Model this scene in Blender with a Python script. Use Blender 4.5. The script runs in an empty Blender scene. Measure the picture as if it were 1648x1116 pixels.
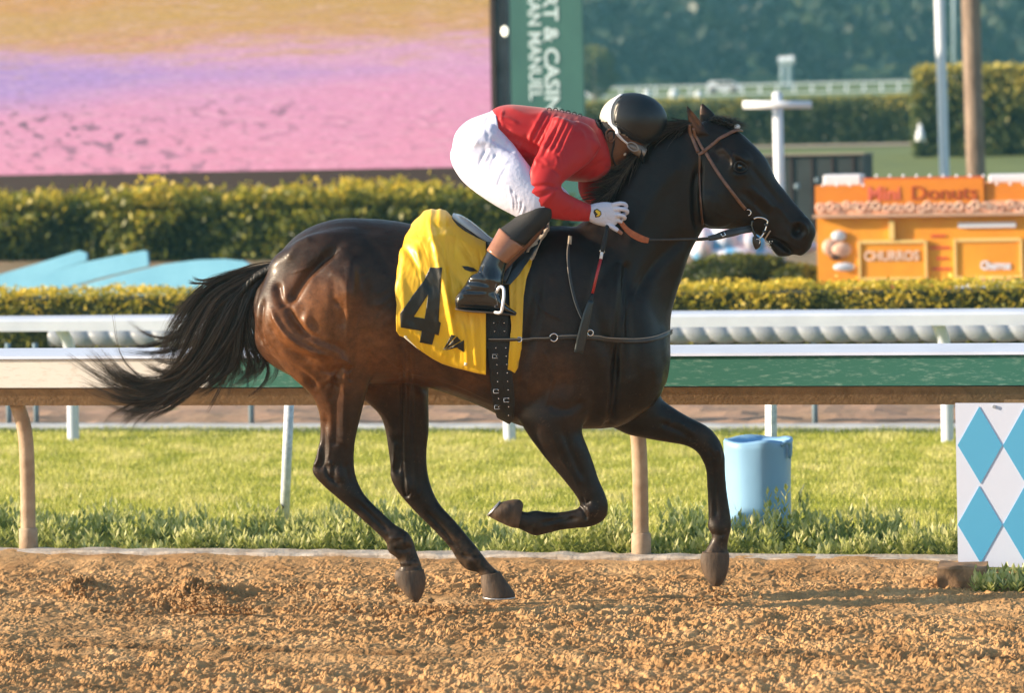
import bpy, bmesh, math, random
import numpy as np
from mathutils import Vector, Matrix
from mathutils.bvhtree import BVHTree
from mathutils.geometry import tessellate_polygon
random.seed(7); rng = np.random.default_rng(7)
SC = bpy.context.scene
COL = SC.collection
# ------------------------------------------------------------------ camera
F = 4875.0            # focal length in photo pixels (photo is 1648 x 1116)
CH = 1.96             # camera height
ROLL = 0.0183
cam_d = bpy.data.cameras.new('camera'); CAM = bpy.data.objects.new('camera', cam_d); COL.objects.link(CAM)
cam_d.sensor_width = 36.0; cam_d.lens = F / 1648 * 36.0
cam_d.shift_y = -(558 - 250) / 1648
cam_d.clip_start = 0.5; cam_d.clip_end = 3000
CAM.matrix_world = Matrix.Translation((0, -13, CH)) @ Matrix.Rotation(math.radians(90), 4, 'X') @ Matrix.Rotation(-ROLL, 4, 'Z')
cam_d.dof.use_dof = True; cam_d.dof.focus_distance = 13.0; cam_d.dof.aperture_fstop = 3.1
SC.camera = CAM
# ------------------------------------------------------------------ light
SUN_AZ = math.radians(86)     # from the camera axis round to the left, on the camera's side
SUN_EL = math.radians(17)
sdir = Vector((-math.sin(SUN_AZ) * math.cos(SUN_EL), -math.cos(SUN_AZ) * math.cos(SUN_EL), math.sin(SUN_EL)))
W = bpy.data.worlds.new('World'); SC.world = W; W.use_nodes = True
nt = W.node_tree; bg = nt.nodes['Background']
sky = nt.nodes.new('ShaderNodeTexSky'); sky.sky_type = 'NISHITA'; sky.sun_disc = False
sky.sun_elevation = SUN_EL; sky.sun_rotation = math.atan2(sdir.x, sdir.y)
nt.links.new(sky.outputs[0], bg.inputs[0]); bg.inputs[1].default_value = 0.095
sl = bpy.data.lights.new('sun', 'SUN'); sl.energy = 5.0; sl.angle = math.radians(0.6); sl.color = (1.0, 0.80, 0.58)
SUN = bpy.data.objects.new('sun', sl); COL.objects.link(SUN); SUN.location = (-20, -10, 20)
SUN.rotation_euler = sdir.to_track_quat('Z', 'Y').to_euler()
SC.view_settings.view_transform = 'Standard'; SC.view_settings.look = 'None'; SC.view_settings.exposure = 1.32; SC.view_settings.gamma = 1.0
SC.cycles.max_bounces = 6; SC.cycles.transparent_max_bounces = 6; SC.cycles.volume_bounces = 0
# ------------------------------------------------------------------ geometry helpers
ev = np.array([math.cos(ROLL), 0, -math.sin(ROLL)]); eu = np.array([math.sin(ROLL), 0, math.cos(ROLL)])
M3 = np.array(CAM.matrix_world.to_3x3())
CP = np.array([0, -13.0, CH])
def ray(u, v):
    return M3 @ np.array([(u - 824) / F, (250 - v) / F, -1.0])
def P(u, v, y=0.0):
    d = ray(u, v); t = (y - CP[1]) / d[1]
    return CP + d * t
def proj(V):
    q = (np.asarray(V) - CP) @ M3
    return 824 + F * q[:, 0] / -q[:, 2], 250 - F * q[:, 1] / -q[:, 2]
TH = math.atan(4.26e-5 * F)       # the rails run a little towards the camera on the right
TV = np.array([math.cos(TH), -math.sin(TH), 0]); NV = np.array([math.sin(TH), math.cos(TH), 0])
CT = math.cos(TH)
def T(a, d, z=0.0):               # along the track, distance out from the camera, height
    return np.array([0, -13.0, 0]) + TV * a + NV * d + np.array([0, 0, z])
def R(u, v, zc):                  # pixel on the plane parallel to the rails met at depth zc in mid picture
    dr = ray(u, v); t = (zc * CT) / (dr @ NV)
    return CP + dr * t
def Ra(u, v, zc):
    p = R(u, v, zc) - np.array([0, -13.0, 0])
    return float(p @ TV), float(p[2])
def mesh_obj(name, V, Fc, mat=None, parent=None, smooth=True):
    me = bpy.data.meshes.new(name)
    V = np.asarray(V, dtype=np.float64)
    me.from_pydata(V.tolist(), [], [tuple(map(int, f)) for f in Fc]); me.update()
    if smooth: me.polygons.foreach_set('use_smooth', np.ones(len(me.polygons), dtype=bool))
    o = bpy.data.objects.new(name, me); COL.objects.link(o)
    if mat: me.materials.append(mat)
    if parent: o.parent = parent
    return o
def np_mesh(name, V, Q, mat=None, parent=None, smooth=False):    # fast: all faces same size
    V = np.asarray(V, dtype=np.float32); Q = np.asarray(Q, dtype=np.int32); k = Q.shape[1]
    me = bpy.data.meshes.new(name)
    me.vertices.add(len(V)); me.vertices.foreach_set('co', V.ravel())
    me.loops.add(Q.size); me.loops.foreach_set('vertex_index', Q.ravel())
    me.polygons.add(len(Q)); me.polygons.foreach_set('loop_start', np.arange(0, Q.size, k, dtype=np.int32))
    me.polygons.foreach_set('loop_total', np.full(len(Q), k, dtype=np.int32))
    me.polygons.foreach_set('use_smooth', np.full(len(Q), smooth, dtype=bool))
    me.update(calc_edges=True); me.validate()
    o = bpy.data.objects.new(name, me); COL.objects.link(o)
    if mat: me.materials.append(mat)
    if parent: o.parent = parent
    return o
def tag(o, label=None, cat=None, group=None, kind=None):
    if label: o['label'] = label
    if cat: o['category'] = cat
    if group: o['group'] = group
    if kind: o['kind'] = kind
    return o
def empty(name, loc=(0, 0, 0)):
    o = bpy.data.objects.new(name, None); COL.objects.link(o); o.location = loc; o.empty_display_size = .1
    return o
def adopt(root, *obs):            # parent meshes built in world space under an empty at the thing's base
    mi = Matrix.Translation(-Vector(root.location))
    for o in obs:
        o.parent = root
        if o.type == 'MESH': o.data.transform(mi)
    return root
class MB:
    def __init__(s): s.V = []; s.F = []
    def add(s, V, Fc):
        n = len(s.V); s.V += [tuple(map(float, v)) for v in V]; s.F += [tuple(int(i) + n for i in f) for f in Fc]
    def box8(s, P8):
        s.add(P8, [(0, 3, 2, 1), (4, 5, 6, 7), (0, 1, 5, 4), (1, 2, 6, 5), (2, 3, 7, 6), (3, 0, 4, 7)])
    def tbox(s, a0, a1, d0, d1, z0, z1):     # box in track coordinates
        s.box8([T(a0, d0, z0), T(a1, d0, z0), T(a1, d1, z0), T(a0, d1, z0), T(a0, d0, z1), T(a1, d0, z1), T(a1, d1, z1), T(a0, d1, z1)])
    def tube(s, pts, rad, n=12, cap=True):
        V, Fc = tube(pts, rad, n, cap); s.add(V, Fc)
    def obj(s, name, mat, parent=None, smooth=False, bevel=0):
        o = mesh_obj(name, s.V, s.F, mat, None, smooth)
        if bevel:
            m = o.modifiers.new('bevel', 'BEVEL'); m.width = bevel; m.segments = 2; m.limit_method = 'ANGLE'
        if parent: adopt(parent, o)
        return o
def catmull(pts, sub):
    pts = np.asarray(pts, float); n = len(pts); out = []
    for i in range(n - 1):
        p0 = pts[max(i - 1, 0)]; p1 = pts[i]; p2 = pts[i + 1]; p3 = pts[min(i + 2, n - 1)]
        if i == 0: p0 = 2 * p1 - p2
        if i == n - 2: p3 = 2 * p2 - p1
        for k in range(sub):
            t = k / sub
            out.append(0.5 * ((2 * p1) + (-p0 + p2) * t + (2 * p0 - 5 * p1 + 4 * p2 - p3) * t * t + (-p0 + 3 * p1 - 3 * p2 + p3) * t ** 3))
    out.append(pts[-1]); return np.array(out)
def tube(pts, rad, n=12, cap=True):
    pts = np.asarray(pts, float); m = len(pts)
    rad = np.full(m, rad) if np.isscalar(rad) else np.asarray(rad, float)
    tg = np.gradient(pts, axis=0); tg /= np.linalg.norm(tg, axis=1)[:, None] + 1e-12
    up = np.array([0, 0, 1.0]) if abs(tg[0][2]) < .9 else np.array([0, 1.0, 0])
    V = []; Fc = []
    for i in range(m):
        s = np.cross(tg[i], up); s /= np.linalg.norm(s) + 1e-12; b = np.cross(s, tg[i]); up = b
        for k in range(n):
            a = 2 * math.pi * k / n; V.append(pts[i] + rad[i] * (s * math.cos(a) + b * math.sin(a)))
    for i in range(m - 1):
        for k in range(n):
            k2 = (k + 1) % n; Fc.append((i * n + k, i * n + k2, (i + 1) * n + k2, (i + 1) * n + k))
    if cap: Fc.append(tuple(range(n))[::-1]); Fc.append(tuple((m - 1) * n + k for k in range(n)))
    return V, Fc
def loft(st, n=28, sub=5, cap=(0.35, 0.35), phi=(0, 2 * math.pi)):
    """st rows: uA,vA,uB,vB,halfwidth,y0[,exp]  -> closed tube mesh whose side outline runs through A and B"""
    rows = []
    for r in st:
        r = list(r) + [2.0] * (7 - len(r))
        A = P(r[0], r[1], r[5]); B = P(r[2], r[3], r[5])
        rows.append(list(A) + list(B) + [r[4], r[6]])
    rows = catmull(rows, sub)
    rings = []
    for q in rows:
        A, B = q[:3], q[3:6]; rings.append(((A + B) / 2, (A - B) / 2, max(q[6], .001), q[7]))
    def ringpts(c, r, w, p, s=1.0):
        a = np.linspace(0, 2 * math.pi, n, endpoint=False); co, si = np.cos(a), np.sin(a)
        co = np.sign(co) * np.abs(co) ** (2 / p); si = np.sign(si) * np.abs(si) ** (2 / p)
        return c + s * (np.outer(co, r) + np.outer(si, [0, -w, 0]))
    L = []
    def capr(i, j, k):
        c, r, w, p = rings[i]; t = c - rings[j][0]; t /= np.linalg.norm(t) + 1e-9; e = np.linalg.norm(r) * k
        return [ringpts(c + t * e * math.sin(x), r, w, p, math.cos(x)) for x in (0.35, 0.7, 1.0, 1.25, 1.45)]
    if cap[0]: L += capr(0, 1, cap[0])[::-1]
    L += [ringpts(*q) for q in rings]
    if cap[1]: L += capr(-1, -2, cap[1])
    V = np.vstack(L); m = len(L); Fc = []
    for i in range(m - 1):
        for k in range(n):
            k2 = (k + 1) % n; Fc.append((i * n + k, (i + 1) * n + k, (i + 1) * n + k2, i * n + k2))
    Fc.append(tuple(range(n))); Fc.append(tuple((m - 1) * n + k for k in range(n))[::-1])
    return V, Fc
def ellip(u, v, ru, rv, y, w, rot=0, n=20):      # ellipsoid given in photo pixels
    c = P(u, v, y); k = np.linalg.norm(P(u + 1, v, y) - c); V = []; Fc = []; m = n // 2
    for i in range(m + 1):
        th = math.pi * i / m
        for j in range(n):
            ph = 2 * math.pi * j / n
            x = math.sin(th) * math.cos(ph) * ru * k; z = math.cos(th) * rv * k; yy = math.sin(th) * math.sin(ph) * w
            V.append(c + np.array([x * math.cos(rot) + z * math.sin(rot), yy, -x * math.sin(rot) + z * math.cos(rot)]))
    for i in range(m):
        for j in range(n):
            j2 = (j + 1) % n; Fc.append((i * n + j, i * n + j2, (i + 1) * n + j2, (i + 1) * n + j))
    return V, Fc
def remesh(pieces, vox):
    mb = MB()
    for V, Fc in pieces: mb.add(V, Fc)
    o = mesh_obj('tmp', mb.V, mb.F)
    bm = bmesh.new(); bm.from_mesh(o.data); bmesh.ops.remove_doubles(bm, verts=bm.verts, dist=1e-5)
    bmesh.ops.recalc_face_normals(bm, faces=bm.faces); bm.to_mesh(o.data); bm.free()
    m = o.modifiers.new('r', 'REMESH'); m.mode = 'VOXEL'; m.voxel_size = vox
    bpy.context.view_layer.update()
    dg = bpy.context.evaluated_depsgraph_get()
    me = bpy.data.meshes.new_from_object(o.evaluated_get(dg))
    bpy.data.objects.remove(o)
    return me
def me_np(me):
    V = np.empty(len(me.vertices) * 3); me.vertices.foreach_get('co', V)
    E = np.empty(len(me.edges) * 2, dtype=np.int32); me.edges.foreach_get('vertices', E)
    return V.reshape(-1, 3), E.reshape(-1, 2)
def set_co(me, V): me.vertices.foreach_set('co', np.ascontiguousarray(V, dtype=np.float32).ravel()); me.update()
def normals(me):
    N = np.empty(len(me.vertices) * 3, dtype=np.float32); me.vertices.foreach_get('normal', N) if False else me.vertex_normals.foreach_get('vector', N)
    return N.reshape(-1, 3).astype(float)
def smooth(V, E, it, w=0.5, mask=None):
    n = len(V); deg = np.bincount(E.ravel(), minlength=n).astype(float); deg[deg == 0] = 1
    for k in range(it):
        S = np.stack([np.bincount(E[:, 0], V[E[:, 1], c], n) + np.bincount(E[:, 1], V[E[:, 0], c], n) for c in range(3)], 1) / deg[:, None]
        f = w if mask is None else (w * mask)[:, None]
        V = V + f * (S - V)
    return V
def taubin(V, E, it, mask=None):
    for k in range(it):
        V = smooth(V, E, 1, .5, mask); V = smooth(V, E, 1, -.52, mask)
    return V
def me_obj(name, me, mat, parent=None):
    me.name = name; o = bpy.data.objects.new(name, me); COL.objects.link(o)
    me.polygons.foreach_set('use_smooth', np.ones(len(me.polygons), dtype=bool))
    me.materials.clear(); me.materials.append(mat)
    if parent: adopt(parent, o)
    return o
def bvh_of(me_or_ob):
    me = me_or_ob.data if hasattr(me_or_ob, 'data') else me_or_ob
    V, _ = me_np(me); off = Vector((0, 0, 0))
    if hasattr(me_or_ob, 'parent') and me_or_ob.parent: off = Vector(me_or_ob.parent.location)
    return BVHTree.FromPolygons([Vector(v) + off for v in V], [tuple(p.vertices) for p in me.polygons])
def hit(bvh, u, v, off, fb_y=0.0):
    d = Vector(ray(u, v)).normalized(); r = bvh.ray_cast(Vector(CP), d)
    if r[0] is None:
        q = bvh.find_nearest(Vector(P(u, v, fb_y))); n = q[1]; p = q[0]
        return np.array(p + n * off), np.array(n)
    n = r[1]
    if n.dot(d) > 0: n = -n
    return np.array(r[0] + n * off), np.array(n)
# noise
def _h(ix, iy, s):
    h = (ix.astype(np.int64) * 374761393 + iy.astype(np.int64) * 668265263 + s * 974634777) & 0xffffffff
    h = ((h ^ (h >> 13)) * 1274126177) & 0xffffffff
    return ((h ^ (h >> 16)) & 0xffffff) / float(0xffffff)
def vnoise(x, y, s=0):
    ix = np.floor(x); iy = np.floor(y); fx = x - ix; fy = y - iy; fx = fx * fx * (3 - 2 * fx); fy = fy * fy * (3 - 2 * fy)
    a = _h(ix, iy, s); b = _h(ix + 1, iy, s); c = _h(ix, iy + 1, s); d = _h(ix + 1, iy + 1, s)
    return (a * (1 - fx) + b * fx) * (1 - fy) + (c * (1 - fx) + d * fx) * fy - .5
def fbm(x, y, o=4, s=0):
    r = 0; a = 1
    for k in range(o): r = r + a * vnoise(x, y, s + k); x = x * 2.03 + 7.1; y = y * 2.03 + 3.3; a *= .5
    return r
def clods(x, y, s):              # rounded lumps of random height
    ix = np.floor(x); iy = np.floor(y); best = np.zeros_like(x)
    for dx in (-1, 0, 1):
        for dy in (-1, 0, 1):
            jx = ix + dx; jy = iy + dy
            px = jx + _h(jx, jy, s); py = jy + _h(jx, jy, s + 1); r = .3 + .55 * _h(jx, jy, s + 2); hh = _h(jx, jy, s + 3)
            an = _h(jx, jy, s + 4) * 3.14; ex = (x - px) * np.cos(an) + (y - py) * np.sin(an); ey = -(x - px) * np.sin(an) + (y - py) * np.cos(an)
            d = 1 - (np.abs(ex) ** 1.5 + (np.abs(ey) * 1.6) ** 1.5) / r ** 1.5
            best = np.maximum(best, np.clip(d, 0, 1) ** .5 * r * (.3 + hh))
    return best
# ------------------------------------------------------------------ materials
def mat(name, col, rough=.6, metal=0, spec=.5, var=None, scale=20, bump=0, bscale=60, coat=0, sheen=0, trans=0, emit=None, stretch=None):
    m = bpy.data.materials.new(name); m.use_nodes = True; t = m.node_tree; b = t.nodes['Principled BSDF']
    b.inputs['Base Color'].default_value = (*col, 1); b.inputs['Roughness'].default_value = rough; b.inputs['Metallic'].default_value = metal
    b.inputs['Specular IOR Level'].default_value = spec
    if coat: b.inputs['Coat Weight'].default_value = coat; b.inputs['Coat Roughness'].default_value = .15
    if sheen: b.inputs['Sheen Weight'].default_value = sheen
    tc = t.nodes.new('ShaderNodeTexCoord'); vec = tc.outputs['Object']
    if stretch:
        mp = t.nodes.new('ShaderNodeMapping'); mp.inputs['Scale'].default_value = stretch; t.links.new(vec, mp.inputs[0]); vec = mp.outputs[0]
    if var:
        nz = t.nodes.new('ShaderNodeTexNoise'); nz.inputs['Scale'].default_value = scale; nz.inputs['Detail'].default_value = 6; nz.inputs['Roughness'].default_value = .65
        t.links.new(vec, nz.inputs['Vector'])
        cr = t.nodes.new('ShaderNodeValToRGB'); cr.color_ramp.elements[0].position = .35; cr.color_ramp.elements[1].position = .65
        cr.color_ramp.elements[0].color = (*var, 1); cr.color_ramp.elements[1].color = (*col, 1)
        t.links.new(nz.outputs[0], cr.inputs[0]); t.links.new(cr.outputs[0], b.inputs['Base Color'])
    if bump:
        n2 = t.nodes.new('ShaderNodeTexNoise'); n2.inputs['Scale'].default_value = bscale; n2.inputs['Detail'].default_value = 5
        t.links.new(vec, n2.inputs['Vector']); bp = t.nodes.new('ShaderNodeBump'); bp.inputs['Strength'].default_value = bump; bp.inputs['Distance'].default_value = .01
        t.links.new(n2.outputs[0], bp.inputs['Height']); t.links.new(bp.outputs[0], b.inputs['Normal'])
    if emit: b.inputs['Emission Color'].default_value = (*emit[0], 1); b.inputs['Emission Strength'].default_value = emit[1]
    return m
def leafmat(name, stops, trans=.35, rough=.5):     # colour picked per leaf from a face-random attribute
    m = bpy.data.materials.new(name); m.use_nodes = True; t = m.node_tree; b = t.nodes['Principled BSDF']; out = t.nodes['Material Output']
    at = t.nodes.new('ShaderNodeAttribute'); at.attribute_name = 'tint'
    cr = t.nodes.new('ShaderNodeValToRGB'); el = cr.color_ramp.elements
    while len(el) < len(stops): el.new(.5)
    for e, (p, c) in zip(el, stops): e.position = p; e.color = (*c, 1)
    t.links.new(at.outputs['Fac'], cr.inputs[0]); t.links.new(cr.outputs[0], b.inputs['Base Color']); b.inputs['Roughness'].default_value = rough
    tr = t.nodes.new('ShaderNodeBsdfTranslucent'); t.links.new(cr.outputs[0], tr.inputs[0]); mx = t.nodes.new('ShaderNodeMixShader'); mx.inputs[0].default_value = trans
    t.links.new(b.outputs[0], mx.inputs[1]); t.links.new(tr.outputs[0], mx.inputs[2]); t.links.new(mx.outputs[0], out.inputs[0])
    return m
def set_tint(o, vals, dom='FACE'):
    a = o.data.attributes.new('tint', 'FLOAT', dom); a.data.foreach_set('value', np.asarray(vals, dtype=np.float32))
def leaves(C, N, L, Wd, bend=.15):      # one quad per leaf: centres C, axis N (unit), length L, width Wd
    n = len(C); r = rng.normal(size=(n, 3)); s = np.cross(N, r); s /= np.linalg.norm(s, axis=1)[:, None] + 1e-9
    L = np.broadcast_to(L, n)[:, None]; Wd = np.broadcast_to(Wd, n)[:, None]
    V = np.stack([C - N * L / 2, C + s * Wd / 2, C + N * L / 2, C - s * Wd / 2], 1).reshape(-1, 3)
    return V, np.arange(4 * n).reshape(-1, 4)
def ball(c, r, n=20):
    V = []; Fc = []
    for i in range(n // 2 + 1):
        for j in range(n): th = math.pi * i / (n // 2); ph = 2 * math.pi * j / n; V.append(np.array(c) + r * np.array([math.sin(th) * math.cos(ph), math.sin(th) * math.sin(ph), math.cos(th)]))
    for i in range(n // 2):
        for j in range(n): j2 = (j + 1) % n; Fc.append((i * n + j, i * n + j2, (i + 1) * n + j2, (i + 1) * n + j))
    return V, Fc
# ================================================================== SETTING
def gz(d, a=0):
    return np.interp(d, [-60, 35, 41, 59, 98, 245, 330, 520, 700], [0, 0, .58, 1.34, 2.17, 6.6, 12, 38, 70])
M_lawn = mat('lawn', (.17, .21, .05), .9, var=(.11, .15, .04), scale=.7, bump=.4, bscale=8)
M_soil = mat('bank_soil', (.30, .21, .13), .95, var=(.18, .14, .08), scale=2.2, bump=.5, bscale=9)
def sheet(name, a_s, d_s, dz, m, rough=0.0, sm=True):
    A, D = np.meshgrid(a_s, d_s); Z = gz(D) + dz
    if rough: Z = Z + rough * fbm(A * 3, D * 3, 3)
    V = np.array([0, -13., 0]) + A.ravel()[:, None] * TV + D.ravel()[:, None] * NV + Z.ravel()[:, None] * np.array([0, 0, 1.])
    n = len(a_s); k = len(d_s); i = np.arange(n - 1); j = np.arange(k - 1); J, I = np.meshgrid(j, i, indexing='ij')
    q = (J * n + I).ravel(); Q = np.stack([q, q + 1, q + n + 1, q + n], 1)
    return tag(np_mesh(name, V, Q, m, smooth=sm), kind='structure')
def geo(a, b, n, p=1): return list(np.linspace(a, b, n))
sheet('ground', geo(-500, 500, 80), sorted(set(geo(-60, 34, 20) + geo(35, 100, 40) + geo(105, 700, 60))), -.03, M_lawn)
# dirt racing track: one sheet, finely clodded where the picture shows it
def build_dirt():
    xa = np.concatenate([np.linspace(-60, -9, 40), np.linspace(-8.7, -5.9, 30), np.arange(-5.75, .45, .0052), np.linspace(.6, 3, 30), np.linspace(3.5, 60, 40)])
    dd = np.concatenate([np.linspace(-40, 8, 40), np.linspace(8.2, 9.9, 16), np.arange(10.0, 14.12, .0075)])
    A, D = np.meshgrid(xa, dd)
    fine = ((A > -5.8) & (A < .5) & (D > 9.95)).astype(float)
    wob = fbm(A * 3, D * 3, 2, 50) * .25
    warp = fbm(A * 9, D * 9, 2, 61) * .05
    AA = A + warp; DD = D + wob * .1 + warp
    bil = lambda sx, sd, s: np.abs(vnoise(AA * sx + .3 * warp * sx, DD * sd, s)) * 2
    h = .012 * clods(AA * 10, DD * 9, 1) ** 1.5 + .010 * bil(22, 20, 11) + .011 * bil(46, 42, 12) + .009 * bil(84, 72, 13) + .009 * clods(AA * 42, DD * 36, 21) ** 1.4 + .012 * fbm(AA * 12, DD * 16, 5, 41)
    flat = np.clip(.92 + 1.1 * fbm(A * .7 + 4, D * 2.6, 3, 70), .38, 1.3)       # smoother raked patches
    flat = flat * (1 - .80 * np.exp(-((D - 12.9) / .17) ** 2) * np.clip(.35 + 1.0 * np.exp(-((A + 3.1) / .7) ** 2) + 1.0 * fbm(A * .8, D, 2, 77), 0, 1))
    h = h * flat * fine + .012 * fbm(A * 5, D * 5, 4, 90) + .02 * fbm(A * 1.1, D * 1.5, 3, 95)
    # a shallow wheel rut and the ridge beside it
    rut = 11.62 + .10 * fbm(A * .5, A * 0, 2, 33) + .012 * A
    h = h - .030 * np.exp(-((D - rut) / .05) ** 2) + .018 * np.exp(-((D - rut + .12) / .06) ** 2)
    # berm pushed against the kerb
    bt = np.clip((D - 13.50) / .50, 0, 1); edge = .03 * fbm(A * 4, D * 0 + 1, 3, 44)
    berm = (.050 + edge * .8) * bt * bt * (3 - 2 * bt)
    berm = berm * np.clip((RB - A) / .10, 0, 1)
    h = h * (1 - .80 * bt * np.clip((RB - A) / .10, 0, 1)) + berm
    # two hoof scars with thrown heaps
    for (uu, vv, r, k) in ((128, 968, .09, .045), (318, 972, .14, .05), (285, 985, .1, -.03), (1418, 955, .06, .02), (225, 975, .08, -.025)):
        zc = 9555 / (vv - 250); p = R(uu, vv, zc) - np.array([0, -13., 0]); a0 = p @ TV; d0 = p @ NV
        g = np.exp(-(((A - a0) / r) ** 2 + ((D - d0) / (r * 1.3)) ** 2)); h = h + k * g * (1 + 1.2 * vnoise(A * 60, D * 50, 3))
    soil_dark = .85 * np.exp(-((D - rut - .02) / .075) ** 2) * np.clip(.85 + 1.2 * fbm(A * 2, D * 6, 3, 51), 0, 1)  # darker streak of soil following the rut
    for (uu, vv, r, k) in ((128, 968, .11, .8), (330, 975, .13, .8), (285, 985, .09, .5), (1540, 935, .12, .7), (440, 966, .10, .35)):  # dark moist spots where dirt is kicked up
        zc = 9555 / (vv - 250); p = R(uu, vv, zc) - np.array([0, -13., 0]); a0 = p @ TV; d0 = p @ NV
        soil_dark = soil_dark + k * np.exp(-(((A - a0) / r) ** 2 + ((D - d0) / (r * 1.6)) ** 2)) * np.clip(.6 + 2 * fbm(A * 14, D * 14, 3, 52), 0, 1)
    soil_dark = np.clip(soil_dark + .25 * np.clip(fbm(A * .7, D * 1.8, 4, 58), 0, 1), 0, 1)
    V = np.array([0, -13., 0]) + A.ravel()[:, None] * TV + D.ravel()[:, None] * NV + h.ravel()[:, None] * np.array([0, 0, 1.])
    n = len(xa); k = len(dd); J, I = np.meshgrid(np.arange(k - 1), np.arange(n - 1), indexing='ij')
    q = (J * n + I).ravel(); Q = np.stack([q, q + 1, q + n + 1, q + n], 1)
    m = bpy.data.materials.new('track_dirt'); m.use_nodes = True; t = m.node_tree; b = t.nodes['Principled BSDF']; b.inputs['Roughness'].default_value = .95; b.inputs['Specular IOR Level'].default_value = .15
    tc = t.nodes.new('ShaderNodeTexCoord'); n1 = t.nodes.new('ShaderNodeTexNoise'); n1.inputs['Scale'].default_value = 3.2; n1.inputs['Detail'].default_value = 9; n1.inputs['Roughness'].default_value = .7
    t.links.new(tc.outputs['Object'], n1.inputs['Vector']); cr = t.nodes.new('ShaderNodeValToRGB'); e = cr.color_ramp.elements
    e[0].position = .3; e[0].color = (.30, .160, .066, 1); e[1].position = .7; e[1].color = (.68, .43, .215, 1); x = e.new(.5); x.color = (.50, .29, .13, 1)
    t.links.new(n1.outputs[0], cr.inputs[0]); da = t.nodes.new('ShaderNodeAttribute'); da.attribute_name = 'soil_dark'; dm = t.nodes.new('ShaderNodeMix'); dm.data_type = 'RGBA'; t.links.new(da.outputs['Fac'], dm.inputs[0]); t.links.new(cr.outputs[0], dm.inputs[6]); dm.inputs[7].default_value = (.16, .085, .035, 1); t.links.new(dm.outputs[2], b.inputs['Base Color'])
    n2 = t.nodes.new('ShaderNodeTexNoise'); n2.inputs['Scale'].default_value = 160; n2.inputs['Detail'].default_value = 4; t.links.new(tc.outputs['Object'], n2.inputs['Vector'])
    bp = t.nodes.new('ShaderNodeBump'); bp.inputs['Strength'].default_value = .7; bp.inputs['Distance'].default_value = .006; t.links.new(n2.outputs[0], bp.inputs['Height']); t.links.new(bp.outputs[0], b.inputs['Normal'])
    od = np_mesh('dirt_track', V, Q, m, smooth=False); tag(od, kind='structure'); aa = od.data.attributes.new('soil_dark', 'FLOAT', 'POINT'); aa.data.foreach_set('value', soil_dark.ravel().astype(np.float32))
    return m
RB = Ra(1590, 930, 14.1)[0]
M_dirt = build_dirt()
# kerb along the dirt
M_kerb = mat('kerb_timber', (.50, .46, .42), .9, var=(.36, .29, .23), scale=9, bump=.6, bscale=40)
def rough_box(name, a0, a1, d0, d1, z0, z1, m, n=400, amp=.004):
    A = np.linspace(a0, a1, n); prof = [(d0, z0), (d0, (z0 + z1) / 2), (d0, z1 - .01), (d0 + .012, z1), ((d0 + d1) / 2, z1), (d1 - .01, z1), (d1, z1 - .01), (d1, z0)]
    V = []; k = len(prof)
    for a in A:
        for (d, z) in prof: V.append(T(a, d + amp * float(vnoise(np.array(a * 15.), np.array(z * 20.), 5)), z + amp * float(vnoise(np.array(a * 11.), np.array(d * 20.), 6)) * (z > z0 + .01)))
    Fc = [(i * k + j, i * k + j + 1, (i + 1) * k + j + 1, (i + 1) * k + j) for i in range(n - 1) for j in range(k - 1)]
    Fc += [tuple(range(k)), tuple(range((n - 1) * k, n * k))[::-1]]
    return mesh_obj(name, V, Fc, m, smooth=False)
tag(rough_box('kerb', -9, Ra(1582, 930, 14.4)[0], 14.05, 14.2, -.03, .062, M_kerb, 700, .012), kind='structure')
blk_ = rough_box('timber_block', Ra(1508, 930, 13.75)[0], Ra(1586, 930, 13.75)[0], 13.47, 13.72, -.02, .105, mat('brown_timber', (.33, .20, .11), .9, var=(.16, .09, .045), scale=9, bump=.8, bscale=30), 40, .02)
c0 = T(Ra(1547, 930, 13.75)[0], 13.6, 0); blk_.data.transform(Matrix.Translation(-Vector(c0))); blk_.location = c0; tag(blk_, 'chunky dirt caked timber block at the right end of the kerb', 'block')
def kicked():
    mb = MB(); rk = random.Random(11)
    for (uu, vv, n, su, sv) in ((128, 962, 60, 20, 14), (322, 970, 130, 26, 14), (380, 984, 60, 40, 6), (560, 975, 40, 60, 10), (700, 985, 40, 40, 8), (1160, 960, 30, 30, 8), (250, 985, 40, 60, 8)):
        for i in range(n):
            x = rk.gauss(uu, su); y = rk.gauss(vv, sv); r = rk.uniform(.003, .011) * (1.3 if rk.random() < .15 else 1); zc = 9555 / (min(vv + 20, 1000) - 250); p = R(x, y, zc); p[2] = max(p[2], .02)
            V, Fc = ball(p, r, 8); V = [p + (np.array(q) - p) * np.array([1.3, 1.2, .7]) + np.array([rk.gauss(0, r * .25) for _ in range(3)]) for q in V]; mb.add(V, Fc)
    tag(mb.obj('kicked_dirt', mat('loose_dirt', (.42, .25, .11), .95, var=(.24, .13, .055), scale=30)), 'small clods of dirt kicked up behind the horse', 'dirt', kind='stuff')
M_turfsoil = mat('turf_base', (.40, .40, .10), .95, var=(.27, .30, .07), scale=12, bump=.5, bscale=60)
sheet('turf_course', geo(-30, 30, 60), geo(14.21, 21.1, 20), -.008, M_turfsoil)
M_conc = mat('pale_concrete', (.55, .58, .60), .8, var=(.42, .44, .46), scale=6)
tag(rough_box('concrete_edging', -14, 14, 21.12, 21.35, -.03, .03, M_conc, 200, .006), kind='structure')
M_path = mat('infield_dirt', (.42, .26, .18), .95, var=(.30, .20, .13), scale=1.6, bump=.8, bscale=14)
sheet('infield_dirt_path', np.linspace(-30, 30, 500), np.linspace(21.36, 25.6, 60), -.005, M_path, rough=.05, sm=False)
sheet('infield_bank', geo(-60, 60, 60), geo(26, 46, 30), -.01, M_soil, rough=.06)
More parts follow.
